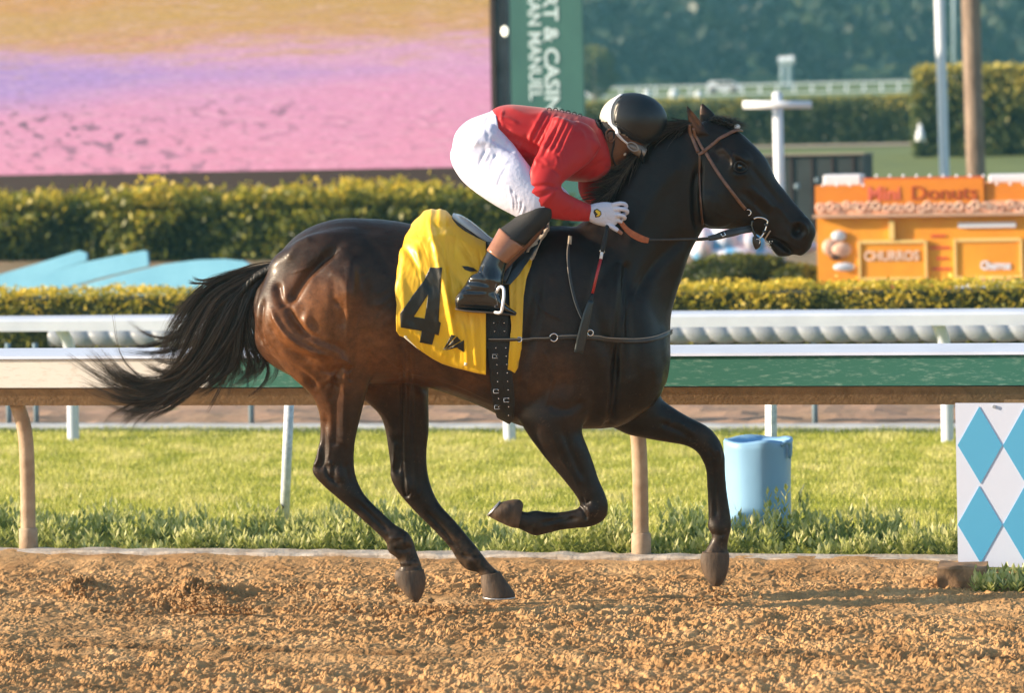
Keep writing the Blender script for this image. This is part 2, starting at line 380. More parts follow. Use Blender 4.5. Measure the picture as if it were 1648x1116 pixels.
M_tan = mat('cinder_path', (.45, .36, .28), .95, var=(.36, .29, .22), scale=1)
sheet('cinder_path', geo(-60, 80, 30), geo(92, 95.5, 5), .01, M_tan)
# ---- turf grass
def build_grass():
    n = 210000
    d = 14.25 + (21.1 - 14.25) * rng.random(n) ** 1.0; a = (rng.random(n) - .5) * (5.4 + (d - 14.2) * .42) * 1.4 - d * math.tan(TH)
    cl = fbm(a * 4, d * 4, 3, 8); h = .022 + .022 * rng.random(n) + .016 * cl
    C = np.array([0, -13., 0]) + a[:, None] * TV + d[:, None] * NV
    lean = rng.normal(size=(n, 2)) * .45; tip = C + np.stack([lean[:, 0] * h, lean[:, 1] * h, h], 1)
    ang = rng.random(n) * math.pi; s = np.stack([np.cos(ang), np.sin(ang), 0 * ang], 1) * (.003 + .003 * rng.random(n))[:, None]
    V = np.stack([C - s, C + s, tip], 1).reshape(-1, 3)
    o = np_mesh('turf_grass', V, np.arange(3 * n).reshape(-1, 3), leafmat('turf_blades', [(0, (.38, .42, .06)), (.5, (.58, .58, .13)), (1, (.76, .70, .30))], .4))
    set_tint(o, np.clip(.5 + .22 * rng.normal(size=n) + .9 * cl, 0, 1)); tag(o, 'short sunlit yellow green turf filling the course behind the front rail', 'grass', kind='stuff')
build_grass()
# ---- leafy plants along the kerb
kicked()
def build_plants():
    Vs = []; tint = []
    ns = 2100
    for i in range(ns):
        d = 14.24 + .95 * random.random() ** 1.5; a = (random.random() - .5) * 6.4 - 3.0
        u = 824 + F * ((T(a, d) - CP) @ np.array([1, 0, 0])) / (T(a, d)[1] + 13)
        hh = .115 + .06 * random.random() + .06 * float(vnoise(np.array(a * 2.5), np.array(d * 2), 4)) + (.10 if abs(u - 1215) < 28 and random.random() < .35 else 0) + (.08 if abs(u - 1260) < 14 and random.random() < .3 else 0)
        cl_ = float(fbm(np.array(a * 3.1), np.array(d * 4.), 3, 23)); hh *= .64 + 1.1 * max(-.35, cl_)
        if cl_ < -.12 and random.random() < .7: continue
        if random.random() < .03: hh += .07
        if 35 < u % 500 < 70 and random.random() < .4: continue
        if u > 1575 and random.random() < .7: d = 13.30 + .42 * random.random(); hh = .035 + .04 * random.random()
        elif u > 1530: d = 14.3 + .8 * random.random()
        base = T(a, d, 0.0); lx, ly = random.gauss(0, .16), random.gauss(0, .16)
        nl = int(5 + hh * 60)
        for k in range(nl):
            f = (k + .6) / nl; c = base + np.array([lx * hh * f, ly * hh * f, hh * f])
            an = k * 2.4 + random.random(); el = .35 + .9 * f + random.gauss(0, .15)
            ax = np.array([math.cos(an) * math.cos(el), math.sin(an) * math.cos(el), math.sin(el)]); L = .034 + .026 * random.random(); w = .0065 + .0045 * random.random()
            s = np.cross(ax, [0, 0, 1]); s /= np.linalg.norm(s); up = np.cross(s, ax)
            m = c + ax * L * .5 - up * L * .04
            Vs += [c, m + s * w, c + ax * L, m - s * w]; tint.append(min(1, max(0, .15 + .55 * f + random.gauss(0, .16))))
    V = np.array(Vs); o = np_mesh('low_plants', V, np.arange(len(V)).reshape(-1, 4), leafmat('plant_leaf', [(0, (.06, .11, .03)), (.45, (.40, .44, .11)), (1, (.90, .86, .44))], .45))
    set_tint(o, tint); tag(o, 'low upright leafy ground cover growing in a band along the kerb', 'ground cover', kind='stuff')
build_plants()
# ---- hedges
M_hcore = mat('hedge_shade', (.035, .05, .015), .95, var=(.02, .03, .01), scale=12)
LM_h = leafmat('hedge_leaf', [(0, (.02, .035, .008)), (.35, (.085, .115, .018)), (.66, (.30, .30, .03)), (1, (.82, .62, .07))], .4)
def hedge(label, a0, a1, d0, d1, z0, z1, n, ls, wob=.05, gold=.5, lm=None, cat='hedge', name='hedge', side=.3):
    root = empty(name, tuple(T((a0 + a1) / 2, (d0 + d1) / 2, z0))); tag(root, label, cat)
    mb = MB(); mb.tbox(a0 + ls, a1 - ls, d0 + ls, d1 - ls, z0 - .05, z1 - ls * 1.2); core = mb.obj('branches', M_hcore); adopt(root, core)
    H = z1 - z0; L = a1 - a0; Dp = d1 - d0
    wt = np.array([L * H, L * Dp, Dp * H, Dp * H]); wt[0] *= 1.3; pick = rng.choice(4, n, p=wt / wt.sum())
    a = a0 + L * rng.random(n); d = d0 + Dp * rng.random(n); z = z0 + H * rng.random(n)
    a = np.where(pick == 2, a0, np.where(pick == 3, a1, a)); d = np.where(pick == 0, d0, d); z = np.where(pick == 1, z1, z)
    b = fbm(a / (ls * 7), (z + d * .7) / (ls * 7), 3, 12)
    out = wob * (b * 1.4 + rng.normal(size=n) * .35)
    d = d - out * (pick == 0); z = z + out * ((pick == 1) | (z > z1 - ls)); a = a + out * (pick == 3) - out * (pick == 2)
    N = rng.normal(size=(n, 3)); N[:, 2] += .3; N /= np.linalg.norm(N, axis=1)[:, None]
    C = np.array([0, -13., 0]) + a[:, None] * TV + d[:, None] * NV + z[:, None] * np.array([0, 0, 1.])
    V, Q = leaves(C, N, ls * (.7 + .7 * rng.random(n)), ls * (.4 + .3 * rng.random(n)))
    o = np_mesh('foliage', V, Q, lm or LM_h); hf = (z - z0) / H
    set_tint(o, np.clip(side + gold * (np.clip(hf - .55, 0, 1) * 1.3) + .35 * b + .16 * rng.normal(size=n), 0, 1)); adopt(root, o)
    return root
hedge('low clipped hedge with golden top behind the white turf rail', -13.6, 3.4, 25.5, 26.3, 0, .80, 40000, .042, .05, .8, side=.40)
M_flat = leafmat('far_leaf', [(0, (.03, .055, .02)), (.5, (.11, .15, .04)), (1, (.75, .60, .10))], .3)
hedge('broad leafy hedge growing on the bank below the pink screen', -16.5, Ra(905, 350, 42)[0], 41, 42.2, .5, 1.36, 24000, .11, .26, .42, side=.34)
hedge('long far hedge with yellow top behind the white cross pole', Ra(880, 200, 100)[0], Ra(1476, 200, 100)[0], 98, 99.5, 2.1, 3.62, 16000, .13, .08, .8, M_flat, side=.16)  # low side value paints this hedge's shaded face into the leaf tint
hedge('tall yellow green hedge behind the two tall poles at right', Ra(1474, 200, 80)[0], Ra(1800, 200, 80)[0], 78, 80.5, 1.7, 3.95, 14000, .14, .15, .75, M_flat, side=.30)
def shrub(label, u, v, zc, ru, rv, w, n, ls, g=.3, lm=None, name='shrub', trunk=0, cat='shrub'):
    c = R(u, v, zc); k = F / (c[1] + 13); base = np.array([c[0], c[1], float(gz(zc * CT))]); root = empty(name, tuple(base)); tag(root, label, cat)
    rx, rz = ru / k, rv / k; N = rng.normal(size=(n, 3)); N /= np.linalg.norm(N, axis=1)[:, None]
    b = fbm(N[:, 0] * 3 + 5, N[:, 2] * 3 + N[:, 1], 3, 14); rr = 1 - .25 * rng.random(n) ** 2 + .35 * b
    C = c + N * np.array([rx, w, rz]) * rr[:, None]; C[:, 2] = np.maximum(C[:, 2], base[2] + .02)
    M2 = rng.normal(size=(n, 3)); M2 /= np.linalg.norm(M2, axis=1)[:, None]
    V, Q = leaves(C, M2, ls * (.7 + .6 * rng.random(n)), ls * .55); o = np_mesh('foliage', V, Q, lm or LM_h)
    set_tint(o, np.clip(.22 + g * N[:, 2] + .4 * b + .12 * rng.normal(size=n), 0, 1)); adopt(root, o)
    mb = MB()
    if trunk: mb.tube([base, base + (c - base) * .5 + np.array([.05, 0, 0]), c], [trunk, trunk * .8, trunk * .4], 8); adopt(root, mb.obj('trunk', M_bark, smooth=True))
    else:
        q = ellip(u, v, ru * .8, rv * .8, c[1], w * .8); mb.add(*q); adopt(root, mb.obj('branches', M_hcore))
    return root
M_bark = mat('bark', (.36, .27, .21), .95, var=(.17, .12, .09), scale=5, bump=1, bscale=14, stretch=(1, 1, .25))
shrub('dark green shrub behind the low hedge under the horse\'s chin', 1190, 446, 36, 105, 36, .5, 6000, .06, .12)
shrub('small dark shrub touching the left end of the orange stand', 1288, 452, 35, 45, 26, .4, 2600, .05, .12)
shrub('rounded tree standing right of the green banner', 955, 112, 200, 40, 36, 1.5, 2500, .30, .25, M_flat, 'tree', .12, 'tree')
# ---- distant wood
def build_wood():
    C = []; tt = []
    for i in range(560):
        d = 262 + 230 * random.random(); a = (random.random() - .45) * (70 + d * .42); s = 2.6 + 3.0 * random.random(); c = T(a, d, float(gz(d)) + s * .9)
        n = 110; N = rng.normal(size=(n, 3)); N /= np.linalg.norm(N, axis=1)[:, None]; b = fbm(N[:, 0] * 2 + i, N[:, 2] * 2, 2, 3)
        C.append(c + N * s * np.array([1, 1, 1.25]) * (1 + .5 * b)[:, None]); tt.append(np.clip(.25 + .3 * N[:, 2] + .35 * b + .22 * random.gauss(0, 1) + .05 * rng.normal(size=n), 0, 1))
    C = np.vstack(C); N = rng.normal(size=C.shape); N /= np.linalg.norm(N, axis=1)[:, None]
    V, Q = leaves(C, N, 1.7, 1.3); o = np_mesh('distant_wood', V, Q, leafmat('wood_leaf', [(0, (.014, .034, .022)), (.5, (.032, .065, .04)), (1, (.12, .125, .06))], .2))  # leaf greens shifted bluish to add to the thin haze
    set_tint(o, np.concatenate(tt)); tag(o, 'hazy dark wooded hillside closing the view behind the far rail', 'woods', kind='stuff')
build_wood()
# ---- front rail
M_green = mat('green_paint', (.050, .21, .135), .55, var=(.035, .165, .105), scale=5, bump=.15, bscale=30)
def scuffed(name, base, mark):
    m = mat(name, base, .55); t = m.node_tree; b = t.nodes['Principled BSDF']; tc = t.nodes.new('ShaderNodeTexCoord'); mp = t.nodes.new('ShaderNodeMapping'); mp.inputs['Rotation'].default_value = (0, .7, 0); mp.inputs['Scale'].default_value = (14, 4, 60)
    n = t.nodes.new('ShaderNodeTexNoise'); n.inputs['Scale'].default_value = 1.0; n.inputs['Detail'].default_value = 8; n.inputs['Roughness'].default_value = .75
    t.links.new(tc.outputs['Object'], mp.inputs[0]); t.links.new(mp.outputs[0], n.inputs['Vector']); cr = t.nodes.new('ShaderNodeValToRGB')
    cr.color_ramp.elements[0].position = .52; cr.color_ramp.elements[0].color = (*base, 1); cr.color_ramp.elements[1].position = .74; cr.color_ramp.elements[1].color = (*mark, 1)
    t.links.new(n.outputs[0], cr.inputs[0]); t.links.new(cr.outputs[0], b.inputs['Base Color']); return m
M_green = scuffed('scuffed_green_paint', (.030, .155, .115), (.24, .38, .32))
M_cream = scuffed('cream_paint', (.74, .71, .66), (.50, .44, .36))
M_white = mat('white_paint', (.66, .72, .86), .45, var=(.58, .64, .78), scale=3)
M_under = mat('brown_rail_shade', (.30, .20, .11), .9, var=(.20, .13, .07), scale=16, bump=.3)  # brown carries the shade and ground bounce under the rail
M_tube0 = mat('bolt_steel', (.4, .4, .42), .4, metal=.6)
M_post = mat('dusty_post', (.50, .37, .26), .8, var=(.34, .23, .15), scale=7, bump=.3, bscale=30)
RZ = 14.4; RD = RZ * CT
def strip(prof, a0, a1, n=2):
    mb = MB(); A = np.linspace(a0, a1, n); k = len(prof)
    V = [T(a, d, z) for a in A for (d, z) in prof]
    Fc = [(i * k + j, i * k + (j + 1) % k, (i + 1) * k + (j + 1) % k, (i + 1) * k + j) for i in range(n - 1) for j in range(k)]
    Fc += [tuple(range(k))[::-1], tuple((n - 1) * k + j for j in range(k))]
    mb.add(V, Fc); return mb
aL = -9; aR = 9; aS = Ra(349, 600, RZ)[0]
rail = empty('track_rail', tuple(T(Ra(1032, 893, RZ)[0], RD, 0))); tag(rail, 'green and cream safety rail with white top along the dirt track', 'rail')
face = lambda x0: [(RD - .115, .868), (RD - .11, 1.005), (RD + .05, 1.018), (RD + .05, .90)]
strip(face(0), aL, aS).obj('cream_panel', M_cream, rail); strip(face(0), aS + .003, aR).obj('green_panel', M_green, rail)
strip([(RD - .125, 1.009), (RD - .12, 1.022), (RD + .10, 1.048), (RD + .10, 1.035)], aL, aR).obj('top_board', M_white, rail)
strip([(RD - .10, .862), (RD + .052, .862), (RD + .06, .775), (RD - .045, .775)], aL, aR).obj('lower_beam', M_under, rail)
def goose(a, zc, h, r, lean, mt, parent, sleeve=0, tw=0.):
    d = zc * CT; pts = catmull([T(a, d, -.02), T(a, d, .2 * h), T(a, d, .62 * h), T(a - tw * .25, d - lean * .2, .84 * h), T(a - tw, d - lean, h)], 8)
    mb = MB(); mb.tube(pts, r, 18); o = mb.obj('post', mt, parent, smooth=True)
    if sleeve:
        mb = MB(); mb.tube([T(a, d, -.02), T(a, d, sleeve - .006), T(a, d, sleeve)], [r * 1.28, r * 1.25, r * 1.02], 18); s = mb.obj('sleeve', mt, None, smooth=True)
        s.data.transform(Matrix.Translation(-Vector(parent.location))); s.parent = o
for u in (-950, 46, 1032, 2024): goose(Ra(u, 880, RZ + .08)[0], RZ + .08, .775, .037, .03, M_post, rail, .16, .035)
for u in (405,):
    x = Ra(u, 600, RZ)[0]; strip([(RD - .1175, .872), (RD - .1135, 1.003), (RD - .108, 1.003), (RD - .111, .872)], x, x + .010).obj('joint_strip', M_cream if u < 349 else M_green, rail)
mb = MB(); a0 = Ra(1617, 650, RZ)[0]; mb.tbox(a0, a0 + .2, RD - .06, RD - .042, .755, .80); mb.obj('bracket', M_under, rail)
# ---- turf rail
tr = empty('turf_rail', tuple(T(Ra(820, 712, 20.7)[0], 20.7 * CT, 0))); tag(tr, 'white turf course rail with curved posts behind the green rail', 'rail')
d2 = 20.7 * CT
strip([(d2 - .14, .785), (d2 - .14, .855), (d2 - .12, .872), (d2 + .04, .885), (d2 + .05, .80)], -12, 12).obj('rail_board', M_white, tr)
for u in (-585, 118, 820, 1525, 2230): goose(Ra(u, 700, 20.7)[0], 20.7, .80, .042, .08, M_white, tr, 0, .05)
# ---- spiral wrapped tube rail
M_tube = mat('spiral_tube', (.36, .40, .46), .35, metal=.0, var=(.26, .29, .34), scale=4)
M_bpost = mat('blue_grey_post', (.20, .29, .36), .6)
wr = empty('wrapped_tube_rail', tuple(T(0, 21.9 * CT, 0))); tag(wr, 'grey spiral wrapped tube carried on thin blue grey posts', 'rail')
V = []; Fc = []; na = 2400; nn = 14; A = np.linspace(-8, 8, na)
for i, a in enumerate(A):
    for j in range(nn):
        ph = 2 * math.pi * j / nn; x = (a / .165 - ph / (2 * math.pi)) % 1; r = .050 + .022 * math.sin(math.pi * x) ** .6; V.append(T(a, 21.9 * CT + r * math.cos(ph), .66 + r * math.sin(ph)))
for i in range(na - 1):
    for j in range(nn): j2 = (j + 1) % nn; Fc.append((i * nn + j, i * nn + j2, (i + 1) * nn + j2, (i + 1) * nn + j))
adopt(wr, mesh_obj('tube', V, Fc, M_tube))
for u in (15, 59, 405, 1312, 1680, -260):
    mb = MB(); a = Ra(u, 690, 21.9)[0]; mb.tube([T(a, 21.9 * CT, 0), T(a, 21.9 * CT, .62)], .021, 10); mb.obj('post', M_bpost, wr, smooth=True)
# ---- white poles behind the front rail
M_wpole = mat('chipped_white_paint', (.74, .80, .88), .5, var=(.42, .50, .56), scale=26)
for (u0, u1, vb, r, lab) in ((467, 457, 846, .026, 'thin white leaning pole standing in the turf left of the hind legs'), (1241, 1241, 830, .032, 'white square pole standing behind the blue barrel')):
    zc = 9555 / (vb - 250); a = Ra(u1, vb, zc)[0]; at = Ra(u0, 640, zc)[0]; pl = empty('pole', tuple(T(a, zc * CT, 0))); tag(pl, lab, 'pole', 'white poles behind the front rail')
    mb = MB(); mb.tube([T(a, zc * CT, -.02), T(at, zc * CT, .74)], r, 16 if r < .03 else 4); mb.obj('shaft', M_wpole, pl, smooth=r < .03)
    mb = MB(); mb.tube([T(at, zc * CT, .74), T(at + (at - a) * .03, zc * CT, .765)], [r * 1.15, r * .7], 12); mb.obj('cap', M_wpole, pl)
    if u1 == 457: mb = MB(); mb.tube([T(a - .03, zc * CT - .02, .06), T(a + .0, zc * CT - .02, .10)], .016, 8); mb.obj('clip', mat('black_rubber', (.02, .02, .02), .6), pl)
# ---- barrel with liner
zc = 9555 / (868 - 250); a = Ra(1221, 868, zc)[0]; bd = zc * CT
br = empty('barrel', tuple(T(a, bd, 0))); tag(br, 'pale blue plastic litter barrel standing in the turf behind the front leg', 'barrel')
M_barrel = mat('pale_blue_plastic', (.24, .47, .74), .4, var=(.21, .43, .70), scale=4)
def revolve(prof, n=40, wav=0):
    V = []; Fc = []
    for (r, z, *w) in prof:
        for j in range(n):
            ph = 2 * math.pi * j / n; rr = r * (1 + (w[0] if w else 0) * (math.sin(ph * 5 + 1) + .6 * math.sin(ph * 9))); V.append(T(a + rr * math.cos(ph), bd + rr * math.sin(ph), z + (w[0] if w else 0) * .15 * math.sin(ph * 4)))
    for i in range(len(prof) - 1):
        for j in range(n): j2 = (j + 1) % n; Fc.append((i * n + j, i * n + j2, (i + 1) * n + j2, (i + 1) * n + j))
    return V, Fc
V, Fc = revolve([(.0, .01), (.145, .01), (.155, .02), (.157, .12), (.160, .30), (.163, .46), (.160, .46), (.15, .03), (0, .03)]); adopt(br, mesh_obj('drum', V, Fc, M_barrel))
M_liner = mat('blue_liner', (.25, .48, .76), .38, bump=.15, bscale=12)
V, Fc = revolve([(.163, .10, .008), (.164, .25, .006), (.166, .38, .008), (.168, .42, .01), (.17, .47, .012), (.173, .50, .03), (.166, .515, .045), (.150, .49, .03), (.15, .3, 0), (.10, .22, 0), (0, .2, 0)]); adopt(br, mesh_obj('liner', V, Fc, M_liner))
V, Fc = [], []
mb = MB(); mb.tube(catmull([T(a + .13, bd - .1, .49), T(a + .16, bd - .09, .505), T(a + .175, bd - .07, .49), T(a + .17, bd - .06, .42)], 4), [.012] * 4 * 3 + [.006], 8); mb.obj('knot', M_liner, br, smooth=True)
# ---- diamond sign panel
zs = 14.12; sg = empty('sign_panel', tuple(T(Ra(1600, 913, zs)[0], zs * CT, .03))); tag(sg, 'white panel with light blue diamonds hung below the front rail', 'sign')
M_panel = mat('panel_white', (.68, .74, .92), .4); M_dia = mat('panel_blue', (.10, .42, .70), .4)
aa0 = Ra(1540, 800, zs)[0]; aa1 = aa0 + .95; z0 = Ra(1545, 913, zs)[1]; z1 = .80; rr = .03
prof = [(aa0, z1), (aa0, z0 + rr)] + [(aa0 + rr - rr * math.cos(t), z0 + rr - rr * math.sin(t)) for t in (.4, .8, 1.2)] + [(aa0 + rr, z0), (aa1, z0), (aa1, z1)]
k = len(prof); V = [T(x, zs * CT, z) for x, z in prof] + [T(x, zs * CT + .018, z) for x, z in prof]
Fc = [tuple(range(k)), tuple(range(k, 2 * k))[::-1]] + [(i, i + k, (i + 1) % k + k, (i + 1) % k) for i in range(k)]
adopt(sg, mesh_obj('panel', V, Fc, M_panel, smooth=False))
s1 = F / (R(1577, 780, zs)[1] + 13)
for cu in (1577, 1650, 1723, 1796):
    for cv in (717, 845):
        x, z = Ra(cu, cv + (.6 if cu > 1600 else 0), zs); hw = 35.5 / s1; hh = 62 / s1
        mb = MB(); mb.box8([T(x - hw, zs * CT - .003, z), T(x, zs * CT - .003, z - hh), T(x + hw, zs * CT - .003, z), T(x, zs * CT - .003, z + hh), T(x - hw, zs * CT, z), T(x, zs * CT, z - hh), T(x + hw, zs * CT, z), T(x, zs * CT, z + hh)])
        mb.obj('diamond', M_dia, sg)
for cu in (1600, 1760):
    x, z = Ra(cu, 655, zs); mb = MB(); mb.tube([T(x, zs * CT - .008, z), T(x, zs * CT - .001, z)], .008, 10); mb.obj('bolt', M_tube, sg)
# ---- pale blue panels stacked on the bank
M_cyan = mat('pale_blue_board', (.24, .55, .70), .5, var=(.19, .47, .62), scale=2)
def slab(label, pts, zc, th, back=.35):
    c = R(pts[0][0], pts[0][1], zc); b = MB(); V = [R(u, v, zc) for u, v in pts]; top = max(p[2] for p in V); lo = min(p[2] for p in V)
    V = [p + NV * back * (p[2] - lo) / (top - lo + 1e-6) for p in V]; k = len(V); nrm = NV * th
    W2 = [p + nrm for p in V]; Fc = [tuple(range(k)), tuple(range(k, 2 * k))[::-1]] + [(i, i + k, (i + 1) % k + k, (i + 1) % k) for i in range(k)]
    b.add(V + W2, Fc); o = b.obj('board', M_cyan, bevel=.01); o.location = (0, 0, 0)
    ctr = sum(V) / k; ctr[2] = lo; o.data.transform(Matrix.Translation(-Vector(ctr))); o.location = ctr; tag(o, label, 'board', 'pale blue boards stacked on the bank')
slab('leftmost short pale blue board with rounded upper end', [(-60, 475), (-60, 458), (40, 428), (110, 405), (124, 409), (127, 421), (60, 446), (-20, 475)], 33.4, .05)
slab('middle pale blue board with square upper end', [(-40, 478), (28, 456), (120, 424), (215, 405), (222, 407), (229, 430), (150, 450), (60, 478)], 32.9, .05)
slab('largest pale blue board with long curved top and pointed end', [(55, 485), (110, 464), (180, 444), (250, 427), (300, 420.5), (345, 419), (378, 422), (391, 428), (372, 436), (352, 452), (338, 472), (330, 485)], 32.4, .06)
# ---- big screen
zs2 = 48; sc_ = empty('video_screen', tuple(T(Ra(400, 300, zs2)[0], zs2 * CT, gz(zs2 * CT)))); tag(sc_, 'huge outdoor video screen showing pink and violet ground', 'screen')
M_frame = mat('screen_frame', (.045, .025, .025), .7); M_edge = mat('screen_edge', (.16, .17, .20), .6, var=(.06, .06, .07), scale=1.5)
ms = bpy.data.materials.new('screen_picture'); ms.use_nodes = True; t = ms.node_tree; b = t.nodes['Principled BSDF']; b.inputs['Base Color'].default_value = (.02, .02, .02, 1); b.inputs['Roughness'].default_value = .6
tc = t.nodes.new('ShaderNodeTexCoord'); sx = t.nodes.new('ShaderNodeSeparateXYZ'); t.links.new(tc.outputs['UV'], sx.inputs[0])
def nnoise(sc, det=5, st=(1, 1, 1), ro=.6, rot=0):
    mp = t.nodes.new('ShaderNodeMapping'); mp.inputs['Scale'].default_value = st; mp.inputs['Rotation'].default_value = (0, 0, rot); t.links.new(tc.outputs['UV'], mp.inputs[0])
    n = t.nodes.new('ShaderNodeTexNoise'); n.inputs['Scale'].default_value = sc; n.inputs['Detail'].default_value = det; n.inputs['Roughness'].default_value = ro; t.links.new(mp.outputs[0], n.inputs['Vector']); return n.outputs[0]
def mth(op, a, b_):
    m = t.nodes.new('ShaderNodeMath'); m.operation = op
    for i, x in enumerate((a, b_)):
        if isinstance(x, (int, float)): m.inputs[i].default_value = x
        else: t.links.new(x, m.inputs[i])
    return m.outputs[0]
def ramp(fac, st, mode='LINEAR'):
    c = t.nodes.new('ShaderNodeValToRGB'); c.color_ramp.interpolation = mode; e = c.color_ramp.elements
    while len(e) < len(st): e.new(.5)
    for x, (p, q) in zip(e, st): x.position = p; x.color = (*q, 1)
    t.links.new(fac, c.inputs[0]); return c.outputs[0]
def mixc(f, a, b_, bt='MIX'):
    m = t.nodes.new('ShaderNodeMix'); m.data_type = 'RGBA'; m.blend_type = bt
    if isinstance(f, (int, float)): m.inputs[0].default_value = f
    else: t.links.new(f, m.inputs[0])
    for i, x in ((6, a), (7, b_)):
        if isinstance(x, tuple): m.inputs[i].default_value = (*x, 1)
        else: t.links.new(x, m.inputs[i])
    return m.outputs[2]
# uv: u 0..1 = picture x 0..795, v 0..1 = picture y 268..0
vv = mth('ADD', sx.outputs[1], mth('MULTIPLY', mth('SUBTRACT', nnoise(3.2, 7, (1, 2.4, 1), .68), .5), .46)); 
vt = mth('ADD', vv, mth('MULTIPLY', sx.outputs[0], -.10))
basec = ramp(vt, [(.0, (.86, .32, .47)), (.30, (.80, .32, .50)), (.52, (.72, .34, .55)), (.66, (.70, .36, .50)), (.76, (.64, .30, .20)), (.90, (.52, .30, .10)), (1, (.62, .22, .10))])
viol = ramp(mth('SUBTRACT', mth('ADD', mth('MULTIPLY', mth('SUBTRACT', 1.0, sx.outputs[0]), .9), mth('MULTIPLY', nnoise(3, 3), .5)), mth('ABSOLUTE', mth('MULTIPLY', mth('SUBTRACT', sx.outputs[1], .57), 3.6), 0)), [(.30, (0, 0, 0)), (.9, (.9, .9, .9))])
c1 = mixc(viol, basec, (.42, .27, .62))
gold = ramp(mth('ADD', mth('MULTIPLY', nnoise(6, 6, (1, 4, 1), .7), .8), mth('MULTIPLY', sx.outputs[1], .75)), [(.98, (0, 0, 0)), (1.0, (1, 1, 1))])
gold2 = ramp(mth('ADD', mth('MULTIPLY', nnoise(9, 6, (1, 3, 1), .7), .7), mth('MULTIPLY', sx.outputs[1], .6)), [(.74, (0, 0, 0)), (.86, (1, 1, 1))])
c1 = mixc(mth('MULTIPLY', gold2, .7), c1, (.62, .36, .08))
lite = ramp(nnoise(13, 8, (1, 3.2, 1), .8), [(.50, (0, 0, 0)), (.72, (1, 1, 1))]); c1 = mixc(mth('MULTIPLY', lite, .55), c1, (.98, .62, .66))
dk = ramp(nnoise(11, 8, (1, 3.5, 1), .8, .1), [(.52, (0, 0, 0)), (.72, (1, 1, 1))]); c1 = mixc(mth('MULTIPLY', dk, .5), c1, (.50, .22, .36))
low = ramp(sx.outputs[1], [(.05, (.7, .7, .7)), (.30, (1, 1, 1)), (.48, (0, 0, 0))])
spk = ramp(nnoise(30, 3, (1, .75, 1), .5, .3), [(.545, (0, 0, 0)), (.60, (1, 1, 1))]); spk = mth('MULTIPLY', mth('MULTIPLY', spk, low), ramp(mth('ADD', mth('MULTIPLY', sx.outputs[0], -.45), nnoise(4, 2)), [(.12, (.1, .1, .1)), (.45, (1, 1, 1))]))
c1 = mixc(mth('MULTIPLY', spk, .95), c1, (.20, .10, .18))
fine = ramp(nnoise(55, 4, (1, 2.4, 1), .7), [(.35, (.70, .70, .70)), (.65, (1.12, 1.12, 1.12))]); c1 = mixc(1.0, c1, fine, 'MULTIPLY')
t.links.new(c1, b.inputs['Emission Color']); b.inputs['Emission Strength'].default_value = .45
aR2, zb = Ra(795, 268, zs2); aL2 = Ra(-900, 268, zs2)[0]; zt = zb + 5.2; d3 = zs2 * CT
q = mesh_obj('display', [T(aL2, d3, zb), T(aR2, d3, zb), T(aR2, d3, zt), T(aL2, d3, zt), T(aL2, d3 + .1, zb), T(aR2, d3 + .1, zb), T(aR2, d3 + .1, zt), T(aL2, d3 + .1, zt)], [(0, 1, 2, 3), (4, 7, 6, 5), (0, 4, 5, 1), (1, 5, 6, 2), (2, 6, 7, 3), (3, 7, 4, 0)], ms, smooth=False)
uvl = q.data.uv_layers.new(name='uv'); aA = Ra(0, 268, zs2)[0]; zT = Ra(400, 0, zs2)[1]
for lp in q.data.loops:
    co = q.data.vertices[lp.vertex_index].co; pp = np.array(co) - np.array([0, -13., 0]); uvl.data[lp.index].uv = ((pp @ TV - aA) / (aR2 - aA), (co[2] - zb) / (zT - zb))
adopt(sc_, q)
mb = MB(); mb.tbox(aL2, aR2 + .02, d3 - .12, d3 + .6, zb - .36, zb - .002); mb.obj('lower_frame', M_frame, sc_)
mb = MB(); mb.tbox(aL2, aR2, d3 + .15, d3 + .55, .7, zb - .37); mb.obj('plinth', M_frame, sc_)
mb = MB(); mb.tbox(aL2, aR2 + .02, d3 + .102, d3 + .6, zb, zt + .2); mb.obj('cabinet', M_frame, sc_)
mb = MB(); mb.tbox(aR2 + .002, aR2 + .075, d3 - .13, d3 + .1, zb - .36, zt + .2); mb.obj('side_frame', M_frame, sc_)
mb = MB(); mb.tbox(aR2 + .08, aR2 + .26, d3 - .05, d3 + .5, .7, zt + .1); mb.obj('side_column', M_edge, sc_)
M_lamp = mat('lamp_glass', (.8, .8, .7), .4, emit=((1, .95, .75), 1.0)); x, z = Ra(812, 52, zs2 - .3); mb = MB(); mb.add(*ellip(812, 50, 5, 8, R(812, 50, zs2 - .3)[1], .06)); mb.obj('lamp', M_lamp, sc_, smooth=True)
